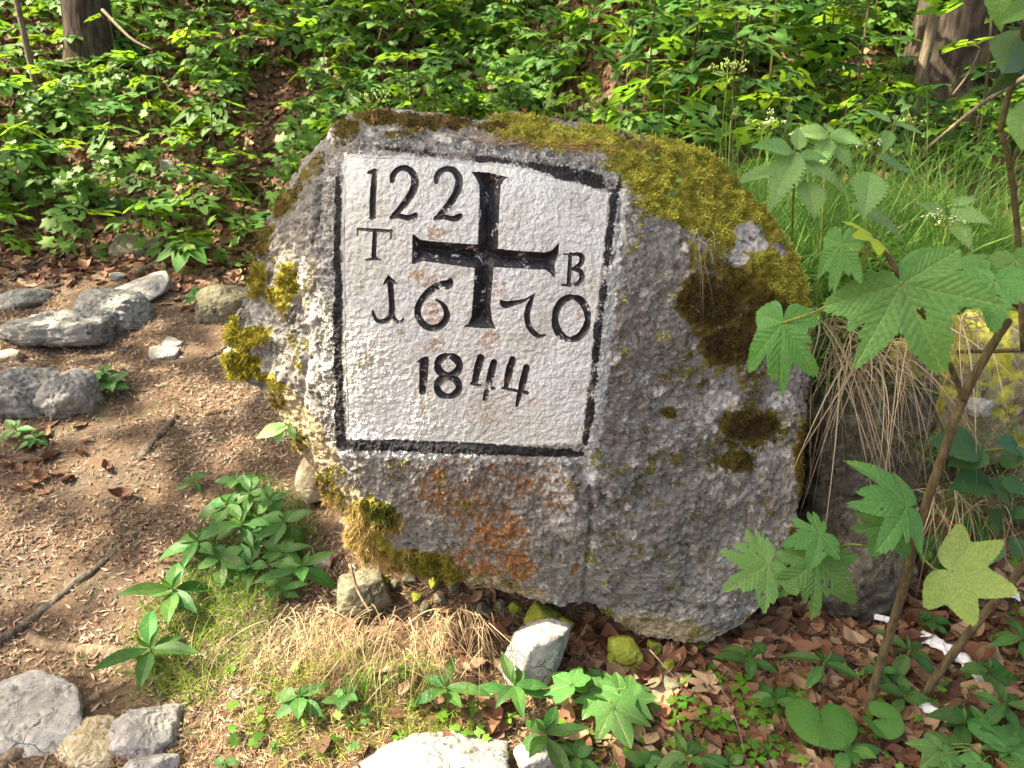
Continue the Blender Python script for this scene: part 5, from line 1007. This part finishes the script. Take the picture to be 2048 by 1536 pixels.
pa = gpt(1642, 1445, .075); add('leaf', KM, bb, frame(np.array([pa[0], pa[1], pa[2]+.075])-p, [-.15, -.9, -.12], [0, -.30, 1], .098, .098)); pb = gpt(1755, 1455, .05); tube(mb, smooth_path(np.array([[.05, .03, 0], np.array([pb[0], pb[1], pb[2]+.05])-p]), 5), .002, 6)
add('leaf', KM, bb, frame(np.array([pb[0], pb[1], pb[2]+.05])-p, [.2, -.9, -.1], [.5, -.1, .8], .045, .05)); pc_ = gpt(1770,1440,.06); add('leaf', KM, bb, frame(np.array([pc_[0], pc_[1], pc_[2]+.06])-p, [.9, -.2, 0], [0, -.3, 1], .055, .06)); add('stem', mb.me('stem', M['stem_green']), bb)
# wood sorrel
def sorrel_me():
    mb = MB()
    for k in range(3):
        a = k*2*math.pi/3+.3; d = np.array([math.cos(a), math.sin(a), 0]); s_ = np.array([-d[1], d[0], 0]); mb.add([[0, 0, 0], d*.45+s_*.34+[0, 0, .06], d*.86+s_*.42-[0, 0, .04], d*1.0+s_*.2-[0, 0, .05], d*.78+[0, 0, -.02], d*1.0-s_*.2-[0, 0, .05], d*.86-s_*.42-[0, 0, .04], d*.45-s_*.34+[0, 0, .06], d*.4+[0, 0, .0]], None, [[0, 8, 1], [1, 8, 2], [2, 8, 3], [3, 8, 4], [4, 8, 5], [5, 8, 6], [6, 8, 7], [7, 8, 0]])
    return mb.me('leaf', M['sorrel'])
SM = sorrel_me(); mb = MB(); tube(mb, [[0, 0, -.01], [0, 0, .03]], .0008, 4); SST = mb.me('stem', M['stem_green'])
SOR = [(1372,1404,1),(1398,1420,1),(1425,1448,1),(1440,1432,1),(1455,1460,1),(1405,1440,0),(1450,1440,1),(1485,1405,1),(1480,1375,1),(1490,1362,1),(1525,1410,1),(1530,1440,1),(1515,1425,1),(1495,1432,0),(1350,1440,1),(1340,1490,0),(1405,1490,0),(1480,1490,1),(1470,1510,1),(1535,1508,1),(1510,1520,1),(1575,1495,1),(1650,1430,0),(1440,1358,0),(735,1345,1),(735,1370,1),(800,1348,0),(820,1338,0),(800,1478,0),(1110,1450,1),(1186,1530,0),(1375,1360,0),(1020,1435,0),(1350,1405,1),(1555,1480,0),(1570,1380,0),(1600,1385,0)]
for k, (a, b, big) in enumerate(SOR):
    p = gpt(a, b, .03); yel_ = a < 1000; o = thing('wood_sorrel', 'lone bright sorrel leaf in the sunlit grass left of the mercury plants' if yel_ else 'small three lobed sorrel leaf growing in the litter left of the round leaf', 'sorrel', p, 'sorrel leaves in the sunlit grass' if yel_ else 'sorrel leaves in the litter'); add('stem', SST, o)
    d = float(proj(p)[2]); s_ = (22 if big else 16)/FPX*d; add('leaf', SM, o, Matrix.Translation((0, 0, .03)) @ rot(.25, random.uniform(-.3, .3), random.uniform(0, 6)) @ Matrix.Scale(s_, 4))
# shoot at the left flank and seedlings in the moss
def sprig(label, base, L, me, name='sprig'):
    B = un(*base); o = thing(name, label, 'plant', B); mb = MB()
    for a, t in L: petiole(mb, [base, a], .0012, B); put_leaf(o, me, a, t, None, .5, 1.0, None, B)
    add('stem', mb.me('stem', M['stem_green']), o)
SPL = lance_me('leaf', M['nettle'], .24, 12, 6, 3, .2, .25, 0, .45)
yf_ = 1.86
sprig('small green sprig growing out of the left flank of the boundary stone', (588,846,1.90), [((575,852,yf_),(508,868,yf_-.03)),((565,850,yf_),(552,888,yf_-.04)),((580,850,yf_),(590,882,yf_-.02)),((570,850,yf_),(540,852,yf_))], SPL)
def surfpt(px_, py_): a = float(np.argmin(np.hypot(*[q-w_ for q, w_ in zip(proj(BODY[:NF].reshape(-1, 3))[:2], (px_, py_))]))); return BODY[:NF].reshape(-1, 3)[int(a)]
for px_, py_, q in [(1305,330,0), (1345,378,1)]:
    s0 = surfpt(px_, py_); yy = float(s0[1])-.02
    sprig('tiny seedling standing in the yellow moss near the panel corner' if q == 0 else 'second tiny seedling lower in the yellow moss', (px_, py_+14, yy+.02), [((px_,py_-8,yy),(px_-8,py_+18,yy-.01)),((px_+2,py_-12,yy),(px_+16,py_-16,yy)),((px_-2,py_-12,yy),(px_-12,py_-18,yy))] if q == 0 else [((px_,py_,yy),(px_-2,py_+22,yy-.01)),((px_-10,py_-10,yy),(px_-22,py_+4,yy-.01)),((px_+6,py_-14,yy),(px_+22,py_-22,yy))], SPL)
# ------------------------------------------------------------------ grass and litter
def inpoly_pts(n_, poly, dens=None):
    poly = np.array(poly, float); out = []; c = 0
    while c < n_:
        P = rng.uniform(poly.min(0), poly.max(0), (n_*2, 2)); k = sdf_poly(P[:, 0], P[:, 1], poly) < 0; P = P[k]
        if dens is not None: P = P[rng.random(len(P)) < dens(P)]
        out.append(P); c += len(P)
        if not len(P): break
    return np.vstack(out)[:n_]
def on_ground(P2): return np.column_stack([P2, ground(P2[:, 0], P2[:, 1])])
def greens(n_, a=(.05,.13,.02), b=(.14,.28,.04), dry=0.0):
    t = rng.random(n_)[:, None]; c = np.array(a)*(1-t)+np.array(b)*t; k = rng.random(n_) < dry; c[k] = np.array([.40,.32,.18])*(.6+.5*rng.random((k.sum(), 1))); return c
def grass(name, label, P, L, W, lean=.35, bend=.5, dry=0.05, a=(.05,.13,.02), b=(.14,.28,.04), pull=(0, 0, -.5), kind='stuff', mat='grass', cat='grass', nseg=5):
    n_ = len(P); mb = MB(); d = rng.normal(size=(n_, 3))*lean; d[:, 2] = 1
    blades(mb, P-[0, 0, .005], d, rng.uniform(L[0], L[1], n_), rng.uniform(W[0], W[1], n_), rng.normal(size=(n_, 3))*bend*.5+np.array(pull), greens(n_, a, b, dry), nseg)
    return add(name, mb.me(name, M[mat], False), None, None, label, cat, None, kind)
# lush bank grass
P = on_ground(inpoly_pts(16000, [(.38,2.42),(.62,2.32),(.95,2.40),(1.35,2.42),(1.75,2.5),(1.75,3.0),(1.5,3.3),(.95,3.35),(.45,3.1)], lambda p: .35+.65*(pn(np.column_stack([p*5, 0*p[:, 0]])) > -.25)))
grass('grass', 'lush green grass on top of the bank behind the boulder', P, (.20, .54), (.003, .0078), .35, .7, .03, (.07,.19,.03), (.22,.39,.07))
P = on_ground(inpoly_pts(900, [(-.1,2.9),(.5,2.7),(.6,3.6),(-.1,3.8)])); grass('grass', 'thin grass behind the stone top', P, (.12, .3), (.003, .006), .3, .5, .05)
# tufts and thin grass on the slope
cl = []
for _ in range(120):
    y = random.uniform(4.8, 8.6); x = random.uniform(-.7*y, .7*y)
    if x < -1.5 and random.random() < .6: continue
    cl.append(np.array([x, y])+rng.normal(size=(random.randint(20, 45), 2))*.07)
P = on_ground(np.vstack(cl)); grass('grass', 'scattered grass tufts between the saplings on the slope', P, (.10, .30), (.004, .008), .35, .6, .12, nseg=4)
# sunlit grass left front, path tufts
def pxpoly(n_, poly, dens=None): P2 = inpoly_pts(n_, [gpt(a, b)[:2] for a, b in poly], dens); return on_ground(P2)
P = pxpoly(2600, [(420,1040),(520,960),(600,1010),(640,1100),(560,1180),(420,1230),(330,1200)]); grass('grass', 'dense green grass at the left foot of the boulder', P, (.05, .15), (.0016, .0035), .4, .6, .08, (.05,.13,.02), (.15,.29,.04))
P = pxpoly(2800, [(300,1210),(470,1150),(580,1190),(500,1330),(420,1420),(300,1400),(250,1330)]); grass('grass', 'sunlit yellow green grass around the lower mercury plants', P, (.05, .14), (.0016, .0036), .5, .6, .18, (.12,.21,.02), (.26,.38,.04))  # blades coloured yellower and lighter to carry the sun on this grass
P = pxpoly(2600, [(520,1330),(720,1300),(880,1330),(960,1480),(820,1500),(560,1536),(480,1450)], lambda p: .1+.9*(pn(np.column_stack([p*14, 0*p[:, 0]])) > .05)); grass('grass', 'short yellow green grass in the sunlit patch', P, (.025, .09), (.0016, .0034), .6, .6, .22, (.15,.23,.02), (.30,.40,.04))  # yellow sunlight put into the blade colours of the patch
cl = []
for a, b, n_, s_ in [(190,840,40,.06),(60,900,40,.05),(320,825,40,.05),(250,870,30,.06),(130,870,30,.05),(280,640,40,.05),(330,910,22,.03),(300,560,20,.04),(500,560,40,.05),(30,1010,20,.04),(240,1090,14,.02),(190,1180,14,.02),(380,940,22,.03),(120,620,20,.03),(560,450,60,.08),(410,580,30,.05),(470,480,40,.08),(260,1060,14,.02),(70,1500,14,.02),(125,1430,26,.03),(250,1445,30,.03),(365,1490,34,.03),(150,1525,24,.03),(15,1390,18,.03),(240,1530,22,.03),(180,1330,20,.03),(440,880,20,.03),(520,1080,40,.05)]:
    p = gpt(a, b)[:2]; cl.append(p+rng.normal(size=(n_, 2))*s_)
grass('grass', 'small grass tufts scattered on the path', on_ground(np.vstack(cl)), (.03, .10), (.0018, .004), .5, .5, .15)
cl = []
for a, b, n_, s_ in [(1940,985,120,.06),(2010,970,80,.06),(1890,890,60,.05),(1990,870,50,.05)]:
    c = un(a, b, 2.05); cl.append(c+rng.normal(size=(n_, 3))*[s_, .03, .02])
grass('grass', 'green grass tuft hanging from the bank behind the bramble', np.vstack(cl), (.08, .22), (.0018, .0035), .6, .5, .25, pull=(-.2, -.5, -1.0))
# dry hanging grass
def hanging(label, items, L, n_seed=1, W=(.0024, .0058), col=((.24,.17,.09), (.66,.54,.36)), back=1.0):
    mb = MB()
    for a, b, y, n_, sx, lx in items:
        n_ = int(n_*(.34 if W[0] > .0018 else .55)); c = un(a, b, y)+rng.normal(size=(n_, 3))*[sx, .02, .022]; d = np.column_stack([rng.normal(size=n_)*.35+lx, -np.abs(rng.normal(size=n_))*.35-.25, rng.normal(size=n_)*.35+.15]); n_ = n_
        t = rng.random((n_, 1))**1.2
        blades(mb, c, d, rng.uniform(L[0], L[1], n_), rng.uniform(W[0], W[1], n_), np.column_stack([rng.normal(size=n_)*.32+lx*.3, -.05+.16*rng.normal(size=n_), -1.05+.35*rng.normal(size=n_)]), np.array(col[0])*(1-t)+np.array(col[1])*t, 7)
    add('dry_grass', mb.me('dry_grass', M['dry'], False), None, None, label, 'dry grass', None, 'stuff')
hanging('bunch of long straw coloured grass hanging over the bank right of the boulder', [(1700,720,2.20,150,.045,-.05),(1740,690,2.24,140,.06,0),(1670,640,2.22,80,.04,-.1),(1780,700,2.24,100,.05,.1)], (.16, .36))
hanging('second bunch of straw hanging behind the big sycamore leaf', [(1925,640,2.14,110,.035,0),(1860,640,2.2,70,.05,0)], (.12, .26))
hanging('dry grass trailing from the lower bank toward the sapling stem', [(1900,985,2.02,70,.05,-.25),(1960,1000,2.02,50,.05,-.15),(1860,1010,2.02,40,.03,-.2)], (.10, .24))
hanging('bent pale straw spilling over the ledge in front of the rubble', [(870,1255,1.74,160,.022,.1),(800,1250,1.73,110,.03,-.1),(720,1235,1.72,140,.05,-.2),(960,1250,1.75,70,.022,.2),(920,1225,1.78,60,.02,0)], (.05, .15), 1, (.0016, .0032), ((.22,.14,.07), (.62,.47,.28)))
hanging('fine dry grass over the sunlit ledge at the left', [(600,1240,1.70,180,.06,-.1),(520,1270,1.68,110,.06,-.2),(660,1270,1.68,100,.05,0),(780,1310,1.66,120,.06,0)], (.05, .14), 1, (.0014, .0030), ((.20,.15,.06), (.60,.50,.28)))
mb = MB()
for a, b, y in [(1395,470,0), (1400,455,0), (1390,480,0), (1412,470,0)]:
    s0 = surfpt(a, b)-[0, .012, 0]; blades(mb, s0[None]+rng.normal(size=(3, 3))*.006, np.array([[.02, -.25, -.2]]*3)+rng.normal(size=(3, 3))*.15, rng.uniform(.06, .14, 3), np.full(3, .0018), np.column_stack([rng.normal(size=3)*.2, np.zeros(3), np.full(3, -1.)]), np.array([[.42, .34, .22]]*3), 7)
add('dry_root_fibres', mb.me('dry_root_fibres', M['dry'], False), None, None, 'few pale dry fibres hanging from the moss over the stone face', 'dry grass', None, 'stuff')
# needles and husks on the stone top
mb = MB(); n_ = 260; px_ = rng.uniform(930, 1230, n_); py_ = 292+(px_-930)*.04+rng.normal(size=n_)*5-6; Bp = proj(BODY[:NF].reshape(-1, 3)); fl_ = BODY[:NF].reshape(-1, 3); idx_ = [int(np.argmin((Bp[0]-a)**2+(Bp[1]-b)**2)) for a, b in zip(px_[:90], py_[:90])]; c = fl_[np.array(idx_)[rng.integers(0, 90, n_)]]+rng.normal(size=(n_, 3))*[.012, .006, .003]+[0, -.004, .004]
blades(mb, c, np.column_stack([rng.normal(size=n_), rng.normal(size=n_)*.4, rng.normal(size=n_)*.15]), rng.uniform(.02, .05, n_), rng.uniform(.0012, .002, n_), rng.normal(size=(n_, 3))*.1, np.array([.34,.19,.10])*(.5+rng.random((n_, 1))), 2)
add('needles', mb.me('needles', M['needles'], False), None, None, 'reddish spruce needles caught on the ledge above the panel', 'needles', None, 'stuff')
for a, b, s_ in [(783,228,.014), (748,245,.012), (995,262,.010), (1050,226,.012), (890,245,.009), (845,262,.008), (950,268,.008)]:
    s0 = surfpt(a, b)+[0, -.006, .006]; me_ = MB(); n_ = 22; blades(me_, np.zeros((n_, 3))+rng.normal(size=(n_, 3))*.003, rng.normal(size=(n_, 3)), rng.uniform(.5, 1, n_)*s_, np.full(n_, s_*.35), rng.normal(size=(n_, 3))*.3, np.array([.42,.23,.11])*(.6+.6*rng.random((n_, 1))), 2)
    add('bud_husk', me_.me('bud_husk', M['needles'], False), None, Matrix.Translation(s0), 'small orange brown bud husk lying on the dark moss of the stone top', 'bud husk', 'bud husks on the stone top')

# litter
def scatter(mb, C0, L, col, flat, lift, tv, tt, asp=(.85, 1.15)):
    """copies of one small leaf outline (tv, tt) laid on the ground with random turn, tilt and curl"""
    n_ = len(C0); a = rng.uniform(0, 2*math.pi, n_); N_ = gnorm(C0[:, 0], C0[:, 1])+rng.normal(size=(n_, 3))*flat; N_ /= np.linalg.norm(N_, axis=1)[:, None]; u = np.column_stack([np.cos(a), np.sin(a), np.zeros(n_)]); u -= N_*(u*N_).sum(1)[:, None]; u /= np.linalg.norm(u, axis=1)[:, None]; v = np.cross(N_, u)
    s_ = rng.uniform(L[0], L[1], n_)[:, None, None]; k = rng.uniform(asp[0], asp[1], n_)[:, None, None]; cu = rng.uniform(-.5, 1.6, n_)[:, None, None]
    tv = np.asarray(tv, float); V = C0[:, None]+(N_*(lift*(.4+rng.random((n_, 1)))))[:, None]+s_*(tv[None, :, :1]*u[:, None]*k+tv[None, :, 1:2]*v[:, None]+tv[None, :, 2:]*cu*N_[:, None])
    m = len(tv); mb.add(V.reshape(-1, 3), None, (np.asarray(tt)[None]+(np.arange(n_)*m)[:, None, None]).reshape(-1, 3), np.repeat(col, m, 0))
BEECH = ([(0,-.5,.06),(-.20,-.25,.10),(-.30,.02,.13),(-.20,.28,.09),(0,.52,.10),(.20,.28,.05),(.30,.02,.15),(.20,-.25,.08),(0,0,-.02)], [(0,8,1),(1,8,2),(2,8,3),(3,8,4),(4,8,5),(5,8,6),(6,8,7),(7,8,0)])
_a = np.radians([0,27,48,79,100,140,180,-140,-100,-79,-48,-27]); _r = np.array([1,.56,.94,.54,.68,.36,.05,.36,.68,.54,.94,.56])
SYC = ([(math.sin(q)*r_, math.cos(q)*r_, -.12*r_*r_) for q, r_ in zip(_a, _r)]+[(0,.12,.03)], [(k, 12, (k+1) % 12) for k in range(12)])
def flakes(mb, C0, L, W, col, flat=.25, lift=.004):
    n_ = len(C0); a = rng.uniform(0, 2*math.pi, n_); N_ = gnorm(C0[:, 0], C0[:, 1])+rng.normal(size=(n_, 3))*flat; N_ /= np.linalg.norm(N_, axis=1)[:, None]; u = np.column_stack([np.cos(a), np.sin(a), np.zeros(n_)]); u -= N_*(u*N_).sum(1)[:, None]; u /= np.linalg.norm(u, axis=1)[:, None]; v = np.cross(N_, u)
    c = C0+N_*(lift*(.4+rng.random((n_, 1)))); Ls = rng.uniform(L[0], L[1], n_)[:, None]*.5; Ws = rng.uniform(W[0], W[1], n_)[:, None]*.5; cup = N_*Ls*rng.uniform(-.15, .5, (n_, 1))
    V = np.stack([c-u*Ls+cup, c-v*Ws, c+u*Ls+cup, c+v*Ws], 1).reshape(-1, 3); mb.add(V, np.arange(n_*4).reshape(-1, 4), None, np.repeat(col, 4, 0))
def leaf_cols(n_, pal): P_ = np.array(pal)[rng.integers(0, len(pal), n_)]; return P_*(.65+.6*rng.random((n_, 1)))
BR = [(.15,.068,.035), (.21,.10,.055), (.28,.165,.095), (.11,.055,.034), (.34,.235,.145), (.18,.095,.06)]; NDL = [(.26,.165,.105), (.19,.11,.07), (.35,.26,.18), (.11,.072,.05), (.42,.34,.25), (.25,.135,.08), (.16,.105,.075), (.22,.18,.14)]
mb = MB(); P2 = np.column_stack([rng.uniform(-4.4, -.3, 150000), .9+4.1*rng.random(150000)**1.25]); P2 = P2[(pathd(P2[:, 0], P2[:, 1]) < .1) & (np.abs(P2[:, 0]) < 1.05*P2[:, 1]+.2) & (rng.random(len(P2)) < .25+.9*ss(-.35, .3, fbm(np.column_stack([P2*2.6, 0*P2[:, 0]]), 3, seed=44)))][:92000]; C0 = on_ground(P2)+[0, 0, .007]
flakes(mb, C0, (.008, .042), (.0018, .009), leaf_cols(len(C0), NDL), .38, .007); add('needle_litter', mb.me('needle_litter', M['needles'], False), None, None, 'reddish spruce needles and bud scales covering the footpath', 'needle litter', None, 'stuff')
mb = MB(); P2 = np.column_stack([rng.uniform(-.95, 2.1, 70000), rng.uniform(1.25, 2.2, 70000)]); k = (pathd(P2[:, 0], P2[:, 1]) > -.05); P2 = P2[k][:38000]; C0 = on_ground(P2)
flakes(mb, C0, (.012, .04), (.0012, .003), leaf_cols(len(C0), [(.42,.30,.16), (.30,.19,.10), (.52,.40,.24), (.22,.13,.08)]), .4, .006); add('straw_litter', mb.me('straw_litter', M['needles'], False), None, None, 'fine straw, twigs and needles on the ground before the boulder', 'straw litter', None, 'stuff')
mb = MB(); n_ = 70000; y = 2.2+7.2*rng.random(n_)**.8; x = rng.uniform(-1.0, 1.0, n_)*y; k = (pathd(x, y) > -.05-.25*rng.random(n_)*(y > 3.9)); P2 = np.column_stack([x, y])[k]; C0 = on_ground(P2)
C0 = C0[:48000]; scatter(mb, C0, (.055, .105), leaf_cols(len(C0), BR), .42, .016, *BEECH); add('leaf_litter', mb.me('leaf_litter', M['litter'], False), None, None, 'brown beech leaves covering the slope between the saplings', 'leaf litter', None, 'stuff')
mb = MB(); P2 = np.column_stack([rng.uniform(-.5, 2.3, 5800), rng.uniform(1.3, 2.2, 5800)]); px_, py_, _ = proj(on_ground(P2)); k = rng.random(len(P2)) < np.maximum.reduce([ss(1080, 1250, px_)*.6, blob(px_, py_, [(1900,1200,260,140,10,1),(2250,1250,260,220,0,.9),(1250,1330,260,80,0,.7),(950,1420,90,60,0,.4)]), .06+0*px_]); C0 = on_ground(P2[k])
scatter(mb, C0, (.04, .075), leaf_cols(len(C0), BR), .5, .016, *BEECH); add('leaf_litter', mb.me('leaf_litter', M['litter'], False), None, None, 'brown beech leaves on the ground right below the boulder', 'leaf litter', None, 'stuff')
# undergrowth: small leaves low on the slope
mb = MB(); n_ = 46000; y = 4.6+4.6*rng.random(n_)**.9; x = rng.uniform(-1.0, 1.0, n_)*y; px_, py_, _ = proj(on_ground(np.column_stack([x, y]))); dn = (.10+.9*ss(-.05, .4, fbm(np.column_stack([x*1.4, y*1.4, 0*x]), 2, seed=31)))*(1-.9*gap(px_, py_))*(pathd(x, y) > .1)*np.where(px_ < 600, .8, 1.0)
k = rng.random(n_) < dn; C0 = on_ground(np.column_stack([x, y])[k]); C0[:, 2] += rng.uniform(.02, .26, len(C0)); print('under', len(C0)); scatter(mb, C0, (.035, .085), greens(len(C0), (.065,.165,.025), (.19,.34,.06)), .38, .01, *SYC)
add('undergrowth', mb.me('undergrowth', M['under'], False), None, None, 'low green undergrowth leaves between the saplings', 'undergrowth', None, 'stuff')
# ground moss and tiny greenery patches
cl = []
for a, b, n_, s_ in [(610,1345,900,.035),(540,1440,700,.05),(700,1450,700,.05),(760,1390,500,.04),(880,1490,600,.04),(470,1350,500,.05),(1330,1450,500,.05),(1010,1400,300,.03),(930,1450,500,.04),(830,1420,300,.04),(1260,1330,260,.02),(150,800,260,.03),(560,1310,400,.04)]:
    p = gpt(a, b)[:2]; cl.append(p+rng.normal(size=(n_, 2))*s_)
P = on_ground(np.vstack(cl)); n_ = len(P); t = rng.random((n_, 1)); mb = MB(); blades(mb, P, np.column_stack([rng.normal(size=(n_, 2))*.7, np.ones(n_)]), rng.uniform(.005, .014, n_), rng.uniform(.0016, .003, n_), rng.normal(size=(n_, 3))*.3, np.array([.20,.20,.02])*(1-t)+np.array([.38,.35,.04])*t, 2)  # moss coloured yellow to strengthen the sun patch
add('ground_moss', mb.me('ground_moss', M['moss'], False), None, None, 'yellow green moss patches on the ground before the boulder', 'moss', None, 'stuff')

mb = MB(); cl = []
for a, b, n_, s_ in [(1560,1500,26,.10),(1300,1500,22,.08),(1460,1380,14,.08),(1750,1480,30,.10),(1940,1440,30,.09),(700,1420,22,.08),(520,1440,18,.07),(930,1480,14,.05),(1980,1120,30,.09),(1880,1060,24,.08),(2030,1330,20,.06)]:
    p = gpt(a, b)[:2]; cl.append(p+rng.normal(size=(n_, 2))*s_)
C0 = on_ground(np.vstack(cl)); C0[:, 2] += rng.uniform(.008, .035, len(C0)); scatter(mb, C0, (.012, .026), greens(len(C0), (.06,.16,.02), (.18,.34,.04)), .35, .006, *SYC)
add('ground_cover', mb.me('ground_cover', M['under'], False), None, None, 'tiny green seedling leaves in the litter before the boulder', 'ground cover', None, 'stuff')

# larger fallen leaves one by one
def dead_me(name, mat, wd, curl, fold, seed):
    nl, nw = 9, 4; t = np.linspace(0, 1, nl+1); u = np.linspace(-1, 1, nw+1); pr_ = np.sin(np.clip(t, .02, .985)*math.pi)**.75*wd; X = pr_[:, None]*u; Y = t[:, None]-.5+0*X; Z = fold*np.abs(X)*1.0+curl*((t-.5)**2)[:, None]*1.6+.02*np.sin(t*14+seed)[:, None]*np.abs(u)+curl*.9*X**2*2
    i = (np.arange(nl)[:, None]*(nw+1)+np.arange(nw)).ravel(); return mesh(name, np.stack([X, Y, Z], -1).reshape(-1, 3), np.stack([i, i+1, i+nw+2, i+nw+1], -1), mat)
DL = [dead_me('fallen_leaf', M['dead_leaf'], w_, c_, f_, q) for q, (w_, c_, f_) in enumerate([(.28,.3,.2),(.32,.7,.1),(.27,-.4,.5),(.30,1.1,.3),(.33,.2,-.3),(.25,.5,.8)])]
def fallen(px_, py_, Lpx, lab, grp, zlift=.012):
    p = gpt(px_, py_); d = float(proj(p)[2]); s_ = Lpx/FPX*d; n0 = gnorm(p[0], p[1]); add('fallen_leaf', random.choice(DL), None, Matrix.Translation(p+np.array([0, 0, zlift])) @ rot(random.uniform(-.45, .45), random.uniform(-.5, .5), random.uniform(0, 6.28)) @ Matrix.Scale(s_, 4), lab, 'fallen leaf', grp)
def strew(n_, c, lab, grp, Lr):
    k = 0
    while k < n_:
        cx, cy, rx, ry = random.choice(c); a, b = random.gauss(cx, rx*.5), random.gauss(cy, ry*.5)
        if not (-10 < a < 2060 and b < 1560): continue
        fallen(a, b, random.uniform(*Lr), lab, grp); k += 1
strew(75, [(1880,1190,150,90),(1960,1260,120,90),(1850,1240,110,70),(1950,1340,90,70)], 'reddish brown beech leaf in the heap between the sapling stems and the right edge', 'beech leaves heaped at right', (62, 100))
strew(34, [(1250,1390,110,60),(1380,1330,60,30),(1180,1300,60,40),(1290,1300,60,30)], 'curled orange brown beech leaf under the front edge of the boulder', 'beech leaves under the boulder', (50, 85))
strew(26, [(1200,1470,130,60),(1420,1480,150,60),(1600,1400,130,80),(1340,1520,120,30)], 'brown beech leaf lying in the sorrel patch at the bottom', 'beech leaves in the sorrel patch', (45, 75))
strew(18, [(960,1430,70,50),(920,1300,60,40),(1000,1260,60,30)], 'sunlit brown leaf beside the mercury plants', 'sunlit leaves by the mercury', (45, 70))
strew(26, [(90,930,90,60),(60,960,70,50),(130,860,60,30)], 'pale brown beech leaf on the path below the left outcrop', 'beech leaves below the left outcrop', (26, 46))
strew(12, [(1500,1260,60,30),(1560,1300,90,40)], 'dark brown leaf in the shade under the boulder right end', 'leaves in the shade under the boulder', (45, 75))
tl = maple_me('fallen_leaf', M['tan_leaf'], 60, 10, 33, .08, .35, -.35); p = gpt(1420, 1385); add('fallen_leaf', tl, None, frame(p+np.array([0, 0, .022]), [-.9, .1, -.02], [.1, -.35, 1], .085, .05), 'big pale tan dead sycamore leaf in front of the boulder', 'fallen leaf')
